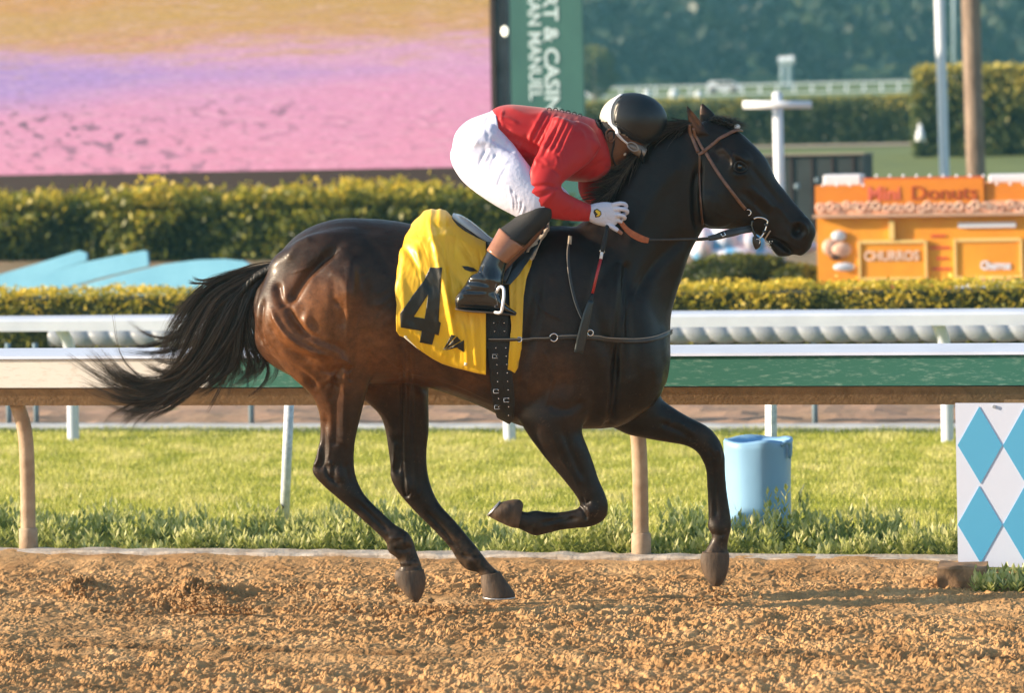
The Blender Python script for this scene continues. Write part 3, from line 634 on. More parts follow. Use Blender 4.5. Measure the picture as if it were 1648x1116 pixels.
# ---- green banner
M_ban = mat('banner_green', (.045, .16, .14), .6, var=(.035, .13, .12), scale=1)
zb2 = 47; bn = empty('banner', tuple(T(Ra(880, 300, zb2)[0], zb2 * CT, gz(zb2 * CT)))); tag(bn, 'tall dark green advertising banner with white letters running downwards', 'banner')
a0 = Ra(823, 150, zb2)[0]; a1 = Ra(939, 150, zb2)[0]; mb = MB(); mb.tbox(a0, a1, zb2 * CT, zb2 * CT + .12, .9, 8.5); mb.obj('cloth', M_ban, bn)
def text(s, size, mt, origin, xdir, ydir, nrm, parent=None, name='lettering', ext=.004, bold=0.0, sx_=1.0, align='LEFT'):
    cu = bpy.data.curves.new('t', 'FONT'); cu.body = s; cu.size = size; cu.extrude = ext; cu.offset = bold; cu.align_x = align; cu.resolution_u = 3
    o = bpy.data.objects.new('t', cu); COL.objects.link(o); bpy.context.view_layer.update()
    me = bpy.data.meshes.new_from_object(o.evaluated_get(bpy.context.evaluated_depsgraph_get())); bpy.data.objects.remove(o)
    M = Matrix(((xdir[0] * sx_, ydir[0], nrm[0], origin[0]), (xdir[1] * sx_, ydir[1], nrm[1], origin[1]), (xdir[2] * sx_, ydir[2], nrm[2], origin[2]), (0, 0, 0, 1)))
    me.transform(M); me.name = name; ob = bpy.data.objects.new(name, me); COL.objects.link(ob); me.materials.clear(); me.materials.append(mt)
    if parent: adopt(parent, ob)
    return ob
M_btxt = mat('banner_letters', (.62, .78, .82), .6)
dn = np.array([0, 0, -1.0]); kb = F / (R(880, 80, zb2)[1] + 13)
def vline(s, uc, v_end, cap_px, bold, tgt):
    low = R(uc, v_end, zb2 - .006); ws = s.split(' '); ob = []
    for k in range(len(ws) + 1):     # the whole line first, for its length, then word by word
        o = text(s if k == 0 else ' '.join(ws[:k]), cap_px / kb / .7, M_btxt, (0, 0, 0), dn, TV, -NV, None, ext=.003, bold=bold); V, _ = me_np(o.data)
        if k == 0: z0_ = V[:, 2].min(); sc = tgt / kb / (V[:, 2].max() - z0_); bpy.data.objects.remove(o); continue
        end_z = V[:, 2].min(); bpy.data.objects.remove(o)
        o = text(ws[k - 1], cap_px / kb / .7, M_btxt, (0, 0, 0), dn, TV, -NV, None, ext=.003, bold=bold); V, _ = me_np(o.data)
        V[:, 2] = (V[:, 2] - V[:, 2].min() + end_z - z0_) * sc; V = V + np.array([low[0], low[1], low[2]]); set_co(o.data, V); adopt(bn, o)
vline('SAN MANUEL', 853, 161, 20, .006, 172)
vline('RESORT & CASINO', 879, 212, 23, .008, 310)
# ---- orange snack stand
zd = 34; ds = empty('donut_stand', tuple(T(Ra(1480, 480, zd)[0], zd * CT, 0))); tag(ds, 'orange snack stand selling mini donuts behind the low hedge', 'stand')
M_or = mat('stand_orange', (.80, .27, .025), .55, var=(.72, .22, .02), scale=2); M_or2 = mat('stand_amber', (.84, .38, .03), .55, var=(.80, .29, .025), scale=1.6)
M_pink = mat('donut_glaze', (.80, .40, .28), .5, var=(.85, .62, .48), scale=14); M_pale = mat('stand_trim', (.85, .60, .22), .5); M_red = mat('stand_red', (.62, .07, .04), .5); M_bl = mat('stand_white', (.75, .78, .88), .4)
M_pinkl = mat('sign_pink_red', (.78, .17, .10), .5); M_dred = mat('sign_dark_red', (.42, .075, .02), .5); M_chur = mat('pale_pink_letters', (.85, .62, .50), .5)
dD = zd * CT
def px(u, v): return Ra(u, v, zd)
def pbox(name, u0, u1, v0, v1, off, th, mt, parent=ds, bevel=0):
    x0, zt_ = px(u0, v0); x1, zb_ = px(u1, v1); zt_ = px((u0 + u1) / 2, v0)[1]; zb_ = px((u0 + u1) / 2, v1)[1]
    mb = MB(); mb.tbox(x0, x1, dD - off - th, dD - off, zb_, zt_); return mb.obj(name, mt, parent, bevel=bevel)
x0 = px(1315, 400)[0]; x1 = px(1760, 400)[0]; zt_ = px(1500, 340)[1]
mb = MB(); mb.tbox(x0, x1, dD, dD + 1.6, -.02, zt_); mb.obj('cabin', M_or2, ds)
mb = MB(); zz = px(1500, 296)[1]; mb.tbox(x0 - .01, x1, dD - .03, dD + 1.55, zt_ + .002, zz); mb.obj('fascia', M_or, ds)
mb = MB(); mb.tbox(px(1390, 300)[0], px(1585, 300)[0], dD - .05, dD, zz - .05, px(1490, 285)[1]); mb.obj('sign_board', mat('sign_rust', (.62, .12, .03), .6), ds)
mb = MB(); mb.tbox(px(1392, 300)[0], px(1583, 300)[0], dD - .065, dD - .051, px(1490, 328)[1], px(1490, 288)[1]); mb.obj('sign_face', M_or, ds)
k = zd; X = TV
sz = 31 / 143
text('Mini', sz, M_pinkl, T(px(1396, 326)[0], dD - .07, px(1420, 322)[1]), TV, np.array([0, 0, 1.]), -NV, ds, bold=.004)
text('Donuts', sz, M_dred, T(px(1466, 326)[0], dD - .07, px(1500, 321)[1]), TV, np.array([0, 0, 1.]), -NV, ds, bold=.002, sx_=1.12)
mb = MB(); mb.tbox(x0 - .03, x1, dD - .12, dD - .031, px(1500, 348)[1], px(1500, 343)[1]); mb.obj('ledge', mat('ledge', (.55, .35, .25), .6), ds)
pbox('topping_band', 1316, 1700, 324, 344, .031, .02, mat('topping', (.82, .52, .38), .6, var=(.80, .34, .16), scale=9))
for i in range(26):                          # painted donuts on the fascia, built as flat rings standing a little proud
    u = 1322 + i * 13.2 + random.uniform(-3, 3); v = 334 + random.uniform(-5, 3); x, z = px(u, v); r = .045 + .015 * random.random(); mb = MB(); n = 16; V = []; Fc = []
    for j in range(n):
        for (rr_, dd_) in ((r, 0), (r * .72, -.014), (r * .35, 0)):
            t_ = 2 * math.pi * j / n; V.append(T(x + rr_ * math.cos(t_), dD - .066 + dd_, z + rr_ * math.sin(t_)))
    for j in range(n):
        j2 = (j + 1) % n
        for q_ in (0, 1): Fc.append((j * 3 + q_, j * 3 + q_ + 1, j2 * 3 + q_ + 1, j2 * 3 + q_))
    mb.add(V, Fc); mb.obj('painted_donut', M_pink, ds, smooth=True)
for i in range(17):
    u = 1325 + i * 21.5; v = 298 if u < 1390 else (283 if u < 1585 else 296); x, z = px(u, v); mb = MB(); mb.add(*ellip(u, v, 2.6, 2.6, R(u, v, zd - .4)[1], .018, n=8)); mb.obj('bulb', M_bl, ds, smooth=True)
pbox('roof_box', 1323, 1385, 281, 299, -.6, .5, M_bl, bevel=.02); pbox('roof_box', 1590, 1700, 280, 294, -.6, .5, M_bl, bevel=.02)
for (u0, u1, v0, v1) in ((1381, 1493, 387, 450), (1535, 1646, 384, 448)):
    fr = pbox('menu_board', u0 + 4, u1 - 4, v0 + 4, v1 - 3, 0, .02, M_or2)
    mb = MB()
    for (p0, p1, q0, q1) in ((u0, u0 + 5, v0, v1), (u1 - 5, u1, v0, v1), (u0 + 5.3, u1 - 5.3, v0, v0 + 4), (u0 + 5.3, u1 - 5.3, v1 - 3, v1)):
        A0, Z1 = px(p0, q0); A1, Z0 = px(p1, q1); mb.tbox(A0, A1, dD - .04, dD - .001, Z0, Z1)
    mb.obj('board_frame', M_pale, ds)
text('CHURROS', 21 / 143, M_chur, T(px(1391, 420)[0], dD - .03, px(1430, 419)[1]), TV, np.array([0, 0, 1.]), -NV, ds, bold=.004, sx_=.88)
text('Churros', 18 / 143, M_bl, T(px(1578, 432)[0], dD - .03, px(1610, 433)[1]), TV, np.array([0, .0, 1.]), -NV, ds, bold=.005, sx_=.75)
for (u, v, w) in ((1498, 378, 24), (1497, 397, 32), (1507, 414, 18), (1500, 431, 30), (1478, 457, 36), (1395, 455, 48)): pbox('painted_mark', u, u + w, v, v + (9 if w > 35 else 3.5), 0, .012, M_red if w < 40 else mat('glaze', (.62, .12, .06), .5, var=(.7, .3, .2), scale=15))
pbox('white_bar', 1542, 1635, 358, 366, .0, .03, M_bl); pbox('bracket', 1431, 1440, 355, 385, 0, .06, M_pale); pbox('counter', 1536, 1650, 452, 470, 0, .25, M_bl)
for (u, v, a_, b_, mm) in ((1350, 380, 12, 9, M_bl), (1336, 398, 13, 14, M_pink), (1355, 402, 16, 12, M_pink), (1345, 412, 10, 8, mat('choc', (.12, .05, .03), .5)), (1359, 430, 18, 7, M_bl)):
    mb = MB(); mb.add(*ellip(u, v, a_, b_, R(u, v, zd - .03)[1], .03, n=14)); mb.obj('painted_donut', mm, ds, smooth=True)
# ---- cross shaped pole, tall poles, trunk
def pole(name, label, pts, zc, r, mt, cat, parts=None):
    b = R(pts[0][0], pts[0][1], zc); g = float(gz(zc * CT)); base = np.array([b[0], b[1], g]); root = empty(name, tuple(base)); tag(root, label, cat)
    mb = MB(); P_ = [R(u, v, zc) for u, v in pts]; P_[0][2] = min(P_[0][2], g - .05); mb.tube(P_, r, 14); mb.obj('shaft', mt, root, smooth=True); return root
M_wp = mat('pole_white', (.74, .80, .90), .5)
cr_ = pole('cross_pole', 'white pole with a short crossbar standing behind the horse\'s head', [(1259, 500), (1258, 420), (1254, 280), (1251, 152)], 37, .062, M_wp, 'pole')
mb = MB(); mb.tube([R(1196, 168.5, 36.85), R(1306, 168.5, 36.85)], .05, 14); mb.obj('crossbar', M_wp, cr_, smooth=True)
mb = MB(); mb.add(*ellip(1251, 151, 8.2, 4, R(1251, 151, 37)[1], .062, n=14)); mb.obj('cap', M_wp, cr_, smooth=True)
p2 = pole('flag_pole', 'tall thin white pole left of the brown trunk', [(1521, 330), (1520, 280), (1512, 0), (1508, -160)], 52, .085, M_wp, 'pole'); q_ = MB(); q_.tube([R(1521, 330, 52), R(1520.6, 300, 52)], .13, 14); q_.obj('base_collar', M_wp, p2, smooth=True)
pole('tree', 'tall bare brown trunk right of the tall white pole', [(1573, 330), (1571, 285), (1566, 140), (1562, 0), (1558, -160)], 50, .155, M_bark, 'tree')
p3 = pole('light_mast', 'faint grey mast standing far behind the tall white pole', [(1537, 160), (1536, 0), (1535, -90)], 160, .14, M_bpost, 'mast')
tw = pole('tower', 'small pale blue tower beyond the far rail', [(1260, 150), (1260, 92)], 260, .25, M_bpost, 'tower')
mb = MB(); mb.tube([R(1271, 150, 260), R(1271, 90, 260)], .3, 8); mb.obj('leg', M_bpost, tw); mb = MB(); mb.tube([R(1253, 98, 259), R(1278, 96, 259)], .4, 6); mb.obj('cabin', M_wp, tw)
# ---- dark shed
zh = 46; sh = empty('shed', tuple(T(Ra(1325, 300, zh)[0], zh * CT, float(gz(zh * CT))))); tag(sh, 'dark blue green shed with pale roof edge behind the horse\'s face', 'shed')
M_shed = mat('shed_dark', (.022, .032, .038), .7, var=(.035, .05, .055), scale=1.5); A0 = Ra(1225, 300, zh)[0]; A1 = Ra(1390, 300, zh)[0]; zt_ = Ra(1320, 250, zh)[1]
mb = MB(); mb.tbox(A0, A1, zh * CT, zh * CT + 1.6, .4, zt_); mb.obj('wall', M_shed, sh)
mb = MB(); mb.tbox(A0 - .03, A1 + .02, zh * CT - .05, zh * CT + 1.7, zt_ + .002, zt_ + .03); mb.obj('roof', mat('roof_edge', (.30, .27, .22), .7), sh)
for (u, v, r) in ((1283, 300, 5), (1315, 290, 4), (1330, 305, 6), (1345, 298, 4)):
    mb = MB(); mb.add(*ellip(u, v, r, r, R(u, v, zh - .1)[1], .03, n=10)); mb.obj('lamp_cover', M_bpost, sh, smooth=True)
mb = MB()
for i in range(5): xx = A0 + (A1 - A0) * (i + .5) / 5; mb.tbox(xx - .012, xx + .012, zh * CT - .02, zh * CT, .4, zt_ - .02)
mb.obj('door_rib', M_frame, sh)
# ---- pale tarpaulin heap
V = []; Fc = []; zt2 = 36.5; cc = R(1165, 405, zt2)
mesh_p = [ellip(1130, 392, 24, 30, cc[1], .3, n=24), ellip(1165, 386, 34, 34, cc[1] + .1, .4, n=24), ellip(1205, 392, 30, 28, cc[1], .3, n=24), ellip(1185, 410, 60, 22, cc[1], .35, n=24), ellip(1290, 398, 26, 12, cc[1] + .3, .2, n=20)]
mt_ = mat('tarpaulin', (.80, .62, .74), .5); t2 = mt_.node_tree; tcc = t2.nodes.new('ShaderNodeTexCoord'); nz = t2.nodes.new('ShaderNodeTexNoise'); nz.inputs['Scale'].default_value = 3.4; t2.links.new(tcc.outputs['Object'], nz.inputs['Vector']); crr = t2.nodes.new('ShaderNodeValToRGB'); e = crr.color_ramp.elements; e[0].position = .38; e[0].color = (.10, .42, .80, 1); e[1].position = .5; e[1].color = (.72, .76, .90, 1); xx = e.new(.62); xx.color = (.82, .60, .70, 1); t2.links.new(nz.outputs[0], crr.inputs[0]); t2.links.new(crr.outputs[0], t2.nodes['Principled BSDF'].inputs['Base Color'])
mb = MB()
for q_ in mesh_p: mb.add(*q_)
tp = mb.obj('tarpaulin', mt_, smooth=True); bb = cc.copy(); bb[2] = float(gz(zt2 * CT)); tp.data.transform(Matrix.Translation(-Vector(bb))); tp.location = bb; tag(tp, 'pale pink and blue plastic cover heaped behind the horse\'s throat', 'tarpaulin')
# ---- far rail and vehicles
fr_ = empty('far_rail', tuple(T(0, 245, 6.6))); tag(fr_, 'long white rail crossing the far side of the infield', 'rail')
zf = 250; y0_ = Ra(1200, 136, zf)[1]
for dz in (0, -.75):
    mb = MB(); mb.tbox(-60, Ra(1480, 140, zf)[0] + 20, zf * CT, zf * CT + .1, y0_ + dz - .07, y0_ + dz + .05); mb.obj('rail_board', M_wp, fr_)
for i in range(34):
    mb = MB(); x = Ra(830 + i * 28, 140, zf)[0]; mb.tbox(x - .09, x + .09, zf * CT + .11, zf * CT + .25, float(gz(zf * CT)) - .1, y0_); mb.obj('post', M_wp, fr_)
def car(label, u, v, zc, L, flip=1):
    c = R(u, v, zc); g = c[2]; rt = empty('van', tuple(c)); tag(rt, label, 'van'); d = float((c - np.array([0, -13., 0])) @ NV); x = float((c - np.array([0, -13., 0])) @ TV)
    prof = [(-.5, .12), (-.5, .30), (-.38, .34), (-.28, .52), (.42, .54), (.49, .44), (.5, .12)]; k = len(prof); V = [T(x + flip * p * L, d, g + q * L * .7) for p, q in prof] + [T(x + flip * p * L, d + L * .4, g + q * L * .7) for p, q in prof]
    adopt(rt, mesh_obj('body', V, [tuple(range(k)), tuple(range(k, 2 * k))[::-1]] + [(i, i + k, (i + 1) % k + k, (i + 1) % k) for i in range(k)], M_bl, smooth=False))
    mb = MB(); mb.tbox(x - .22 * L, x + .3 * L, d - .02, d + .01, g + .24 * L, g + .33 * L); mb.obj('window', M_frame, rt)
    for s in (-.3, .32):
        mb = MB(); cx = x + flip * s * L; mb.tube([T(cx, d - .03, g + .1 * L), T(cx, d + .25, g + .1 * L)], .1 * L, 14); mb.obj('wheel', M_frame, rt, smooth=True)
car('white van parked at the far rail left of the jockey\'s helmet', 952, 158, 235, 2.0)
car('white van parked at the far rail above the horse\'s ears', 1165, 150, 240, 2.6, -1)
for (u, v, r, lab) in ((1042, 151, 7, 'leftmost round white marker at the far rail'), (1085, 151, 8, 'middle round white marker at the far rail'), (1125, 152, 7, 'round white marker at the far rail just left of the van above the ears'), (1350, 157, 6, 'lone white marker on the far lawn right of the cross pole')):
    c = R(u, v, 238); mk = empty('marker', (c[0], c[1], c[2] - .6)); tag(mk, lab, 'marker', 'white markers at the far rail'); mb = MB(); mb.add(*ellip(u, v, r, r, c[1], .3, n=14)); mb.obj('disc', M_wp, mk, smooth=True); mb = MB(); mb.tube([(c[0], c[1], c[2] - .9), tuple(c)], .06, 8); mb.obj('stake', M_wp, mk)
c = R(1481, 215, 79); st = empty('statue', (c[0], c[1], c[2] - .3)); tag(st, 'small white garden ornament at the left end of the tall hedge', 'ornament'); mb = MB(); mb.add(*ellip(1481, 203, 4, 4, c[1] - 1.5, .07, n=12)); mb.obj('head', M_wp, st, smooth=True); mb = MB(); mb.tube([R(1481, 227, 76), R(1481, 215, 76), R(1481, 205, 76)], [.13, .10, .05], 10); mb.obj('body', M_wp, st, smooth=True)
# ---- haze
hz = MB(); hz.box8([(-420, -110, -2.5), (420, -110, -2.5), (420, 640, -2.5), (-420, 640, -2.5), (-420, -110, 90), (420, -110, 90), (420, 640, 90), (-420, 640, 90)])
mh = bpy.data.materials.new('haze'); mh.use_nodes = True; t = mh.node_tree; t.nodes.remove(t.nodes['Principled BSDF']); pv = t.nodes.new('ShaderNodeVolumePrincipled'); pv.inputs['Color'].default_value = (.22, .62, .78, 1); pv.inputs['Density'].default_value = .0009; pv.inputs['Anisotropy'].default_value = .2
t.links.new(pv.outputs[0], t.nodes['Material Output'].inputs['Volume']); HZ = hz.obj('haze', mh); tag(HZ, kind='stuff')
# ================================================================== HORSE
torso = [
 (424, 452, 410, 520, .05, 0), (440, 421, 413, 560, .15, 0), (470, 385, 440, 590, .225, 0), (502, 364, 490, 610, .262, 0, 2.2), (545, 352, 545, 612, .28, 0, 2.3), (600, 352, 605, 618, .285, 0, 2.3),
 (655, 359, 660, 618, .28, 0, 2.2), (715, 374, 720, 634, .29, 0, 2.2), (775, 384, 783, 659, .285, 0, 2.2), (830, 378, 832, 684, .265, 0, 2.2), (880, 364, 884, 694, .24, 0, 2.3),
 (935, 368, 938, 691, .225, 0, 2.3), (990, 400, 992, 688, .215, 0, 2.3), (1035, 450, 1035, 664, .19, 0, 2.2), (1062, 505, 1060, 630, .14, 0)]
neck = [
 (1122, 196, 1146, 340, .062, 0), (1096, 203, 1126, 380, .072, 0), (1062, 216, 1110, 410, .080, 0), (1030, 245, 1100, 442, .088, 0), (1000, 288, 1088, 478, .10, 0), (965, 335, 1080, 512, .125, 0),
 (920, 372, 1079, 548, .165, 0), (905, 420, 1079, 582, .19, 0), (905, 470, 1070, 615, .20, 0), (915, 520, 1056, 642, .19, 0)]
head = [
 (1140, 193, 1085, 262, .052, 0), (1166, 200, 1104, 316, .074, 0), (1191, 213, 1118, 352, .090, 0, 2.2), (1208, 228, 1137, 367, .098, 0, 2.3), (1224, 244, 1160, 369, .092, 0, 2.3), (1237, 262, 1184, 369, .078, 0, 2.2), (1250, 290, 1204, 372, .062, 0, 2.2),
 (1265, 309, 1218, 378, .053, 0, 2.2), (1281, 329, 1230, 384, .049, 0, 2.2), (1297, 347, 1244, 391, .051, 0, 2.3), (1309, 361, 1258, 400, .050, 0, 2.3), (1313, 375, 1272, 409, .042, 0, 2.2), (1307, 392, 1284, 411, .03, 0)]
lip = [(1240, 380, 1228, 383, .02, 0), (1256, 393, 1236, 391, .030, 0), (1266, 400, 1244, 404, .034, 0), (1272, 406, 1253, 413, .030, 0), (1276, 409, 1266, 413, .018, 0)]
near_hind = [
 (600, 380, 430, 440, .10, -.14), (645, 440, 414, 480, .135, -.145), (640, 500, 410, 515, .14, -.15, 2.2), (622, 555, 424, 556, .13, -.155, 2.2), (602, 597, 462, 598, .105, -.155), (592, 628, 492, 626, .085, -.15), (585, 655, 510, 656, .068, -.145),
 (578, 684, 515, 687, .052, -.14), (571, 716, 513, 716, .041, -.14), (570, 745, 506, 743, .036, -.14), (573, 767, 503, 761, .036, -.14), (581, 787, 520, 782, .036, -.14), (592, 803, 548, 806, .031, -.14), (613, 824, 582, 836, .026, -.14),
 (636, 845, 606, 858, .026, -.14), (654, 856, 621, 874, .031, -.14), (664, 869, 625, 889, .033, -.14), (670, 888, 638, 899, .027, -.14), (676, 904, 644, 912, .027, -.14), (681, 920, 639, 921, .036, -.14)]
far_hind = [
 (690, 540, 540, 540, .12, .14), (692, 600, 560, 620, .12, .14), (690, 640, 592, 650, .09, .14), (691, 667, 610, 668, .07, .14), (691, 695, 619, 692, .052, .14), (687, 723, 624, 720, .042, .14), (687, 748, 628, 748, .037, .14), (691, 774, 629, 771, .037, .14),
 (699, 796, 643, 796, .036, .14), (710, 815, 666, 822, .031, .14), (731, 838, 698, 854, .026, .14), (752, 863, 722, 880, .027, .14), (767, 881, 736, 902, .032, .14), (780, 898, 750, 917, .031, .14), (791, 911, 768, 922, .027, .14), (806, 925, 773, 928, .034, .14)]
near_fore = [
 (1000, 560, 850, 560, .09, -.10), (975, 620, 835, 630, .095, -.12), (950, 665, 833, 668, .085, -.13), (937, 692, 845, 694, .07, -.135), (946, 720, 867, 724, .058, -.14), (955, 746, 889, 752, .048, -.14), (964, 773, 911, 778, .041, -.14), (973, 793, 926, 798, .038, -.14),
 (979, 815, 933, 811, .037, -.14), (973, 836, 931, 817, .035, -.14), (952, 848, 926, 820, .030, -.14), (925, 851, 913, 823, .025, -.14), (902, 854, 896, 825, .024, -.14), (882, 859, 876, 824, .027, -.14), (862, 863, 861, 822, .031, -.14), (846, 857, 849, 825, .027, -.14), (832, 850, 838, 823, .030, -.14)]
far_fore = [
 (1045, 560, 930, 600, .09, .09), (1058, 620, 950, 665, .095, .11), (1066, 642, 1000, 696, .075, .12), (1083, 655, 1036, 706, .062, .12), (1111, 672, 1076, 713, .050, .12), (1140, 687, 1103, 718, .043, .12), (1158, 708, 1120, 727, .040, .12),
 (1166, 733, 1129, 739, .038, .12), (1167, 757, 1136, 757, .031, .12), (1169, 785, 1138, 785, .026, .12), (1173, 812, 1139, 812, .026, .12), (1176, 832, 1140, 832, .029, .12), (1177, 849, 1139, 849, .032, .12), (1173, 866, 1146, 864, .029, .12), (1171, 881, 1139, 880, .029, .12), (1173, 893, 1131, 893, .036, .12)]
# shoulder, chest and quarter masses that stand proud of the barrel
extra = [ellip(905, 545, 62, 120, -.13, .105, rot=-.25), ellip(905, 545, 62, 120, .13, .105, rot=-.25), ellip(1015, 590, 60, 80, -.06, .14), ellip(560, 470, 80, 95, -.165, .135, rot=.3), ellip(560, 470, 80, 95, .165, .135, rot=.3),
         ellip(1155, 325, 42, 42, -.045, .05), ellip(1155, 325, 42, 42, .045, .05), ellip(1288, 368, 20, 22, -.022, .03), ellip(1288, 368, 20, 22, .022, .03), ellip(1192, 258, 26, 20, -.055, .036, rot=.7), ellip(1192, 258, 26, 20, .055, .036, rot=.7)]
def ear(y, pts): return loft([(a, b, c, d, w, y) for (a, b, c, d, w) in pts], n=16, sub=4, cap=(.1, .3))
ears = [ear(-.045, [(1142, 216, 1110, 214, .022), (1134, 203, 1108, 200, .019), (1124, 188, 1105, 188, .015), (1114, 176, 1103, 177, .010), (1106, 167, 1102, 168, .005)]),
        ear(.045, [(1166, 205, 1126, 208, .02), (1157, 193, 1125, 192, .019), (1149, 182, 1125, 180, .015), (1138, 172, 1126, 171, .010), (1131, 165, 1127, 166, .005)])]
HP_ = [loft(torso, 40, 5, (.3, .3)), loft(neck, 36, 5, (.1, .3)), loft(head, 32, 5, (.2, .4)), loft(lip, 20, 4, (.2, .3))] + [loft(l, 28, 5, (.4, .1)) for l in (near_hind, far_hind, near_fore, far_fore)] + extra + ears
hme = remesh(HP_, .0045)
V, E = me_np(hme)
u, v = proj(V)
leg = np.clip((v - 690) / 40, 0, 1); hd = np.clip((u - 1100) / 40, 0, 1) * (v < 430)
fine = np.maximum(leg, hd)
V = smooth(V, E, 44, .5, 1 - .93 * fine); V = taubin(V, E, 10)
set_co(hme, V); N = normals(hme); u, v = proj(V); near = np.clip(-N[:, 1] * 1.8, 0, 1)
def seg_d(u, v, pts, sub=6):
    pts = catmull(pts, sub) if len(pts) > 2 else np.asarray(pts, float)
    best = np.full(len(u), 1e9); tt = np.zeros(len(u)); n = len(pts) - 1
    for i in range(n):
        a, b = pts[i][:2], pts[i + 1][:2]; ab = b - a; L = ab @ ab + 1e-9; t = np.clip(((u - a[0]) * ab[0] + (v - a[1]) * ab[1]) / L, 0, 1)
        d = np.hypot(u - a[0] - t * ab[0], v - a[1] - t * ab[1]); m = d < best; best = np.where(m, d, best); tt = np.where(m, (i + t) / n, tt)
    return best, tt
disp = np.zeros(len(V))
def stroke(pts, w, amp, taper=True):
    global disp
    lo = np.min(np.array(pts), 0) - 4 * w; hi = np.max(np.array(pts), 0) + 4 * w
    idx = np.where((u > lo[0]) & (u < hi[0]) & (v > lo[1]) & (v < hi[1]) & (near > 0))[0]
    if not len(idx): return
    d, t = seg_d(u[idx], v[idx], pts); f = np.exp(-(d / w) ** 2) * (np.clip(np.minimum(t, 1 - t) * 6 + .15, 0, 1) if taper else 1)
    disp[idx] += amp * f * near[idx]
def bulge(cu, cv, ru, rv, amp, rot=0):
    global disp
    x = (u - cu) * math.cos(rot) + (v - cv) * math.sin(rot); y = -(u - cu) * math.sin(rot) + (v - cv) * math.cos(rot)
    disp += amp * np.exp(-((x / ru) ** 2 + (y / rv) ** 2) ** 1.3) * near
# hindquarter: grooves (negative) and muscle bellies (positive), traced on the near side
stroke([(548, 398), (520, 420), (495, 445), (478, 470), (466, 492)], 7, -.016)
stroke([(466, 492), (472, 512), (490, 532), (520, 549), (545, 560), (558, 578)], 6, -.016)
stroke([(446, 455), (452, 480), (463, 497)], 6, -.010)
stroke([(424, 480), (420, 510), (418, 535), (424, 556)], 4.5, -.012)
stroke([(420, 545), (440, 568), (470, 588), (495, 606), (512, 628)], 5, -.012)
stroke([(555, 585), (545, 600), (538, 620), (532, 650)], 5, -.008)
stroke([(575, 430), (588, 470), (594, 520), (596, 560)], 11, -.007)
stroke([(560, 395), (575, 420), (580, 440)], 12, -.003)
bulge(455, 520, 26, 46, .016, -.35); bulge(500, 555, 48, 20, .016, .5); bulge(530, 500, 42, 60, .020, -.2); bulge(505, 400, 50, 28, .010, -.5); bulge(480, 600, 40, 16, .012, .75); bulge(560, 450, 22, 45, .008)
stroke([(497, 500), (494, 525), (510, 545), (540, 560), (563, 585)], 7, .010)
stroke([(560, 610), (566, 430), (556, 680), (548, 715)], 9, .007); stroke([(538, 430), (540, 680), (537, 720)], 6, -.005)
for k in range(4): stroke([(598 + k * 3, 470 + k * 21), (612, 472 + k * 19), (632, 458 + k * 16)], 5, .0012 + .0006 * (k % 2))
stroke([(590, 425), (610, 440), (628, 446)], 5, .0015)
# ribs and flank
for k in range(7): x = 655 + k * 22; stroke([(x, 520), (x + 3, 560), (x - 8, 615)], 8, .0012)
stroke([(628, 600), (690, 628), (760, 650), (820, 672)], 7, -.006)
# gaskin tendon, hocks, cannon grooves
stroke([(524, 665), (522, 700), (520, 740), (514, 758)], 5.5, -.007); stroke([(535, 745), (536, 765), (548, 785)], 5, -.006); bulge(545, 768, 10, 14, .006); stroke([(572, 806), (600, 832), (625, 856)], 3.5, -.006)
stroke([(640, 700), (641, 740), (640, 765)], 5.5, -.007); bulge(660, 785, 10, 14, .006); stroke([(684, 822), (706, 845), (735, 880)], 3.5, -.006); bulge(652, 872, 8, 9, .005); bulge(762, 900, 8, 9, .005)
# shoulder and forehand
stroke([(868, 430), (862, 500), (850, 560), (838, 610), (838, 660)], 9, -.012)
stroke([(985, 420), (960, 470), (965, 530), (985, 580), (990, 620)], 11, -.010)
stroke([(1012, 600), (1008, 430), (985, 668), (972, 680)], 6, -.012); stroke([(1000, 610), (996, 430), (975, 665)], 5, .006)
bulge(930, 560, 40, 70, .010, .2); bulge(1040, 585, 26, 40, .012); stroke([(1018, 480), (1016, 560), (1018, 610)], 12, -.004)
stroke([(880, 650), (910, 660), (940, 645)], 8, -.007); bulge(880, 700, 22, 34, .008, -.4); stroke([(905, 690), (920, 730), (940, 775)], 5, -.007)
stroke([(1060, 680), (1095, 695), (1118, 712)], 5, -.006); stroke([(1148, 745), (1150, 800), (1153, 835)], 4, -.005); bulge(1150, 728, 9, 12, .005); bulge(952, 822, 10, 10, .005); stroke([(870, 842), (900, 838), (930, 835)], 3.5, -.005)
bulge(1155, 850, 9, 10, .004)
# neck
stroke([(1118, 380), (1085, 395), (1050, 430), (1020, 480)], 12, -.010); stroke([(1105, 250), (1062, 300), (1030, 360), (1000, 420)], 14, .006); stroke([(1125, 265), (1118, 300), (1120, 350), (1126, 372)], 6, -.014)
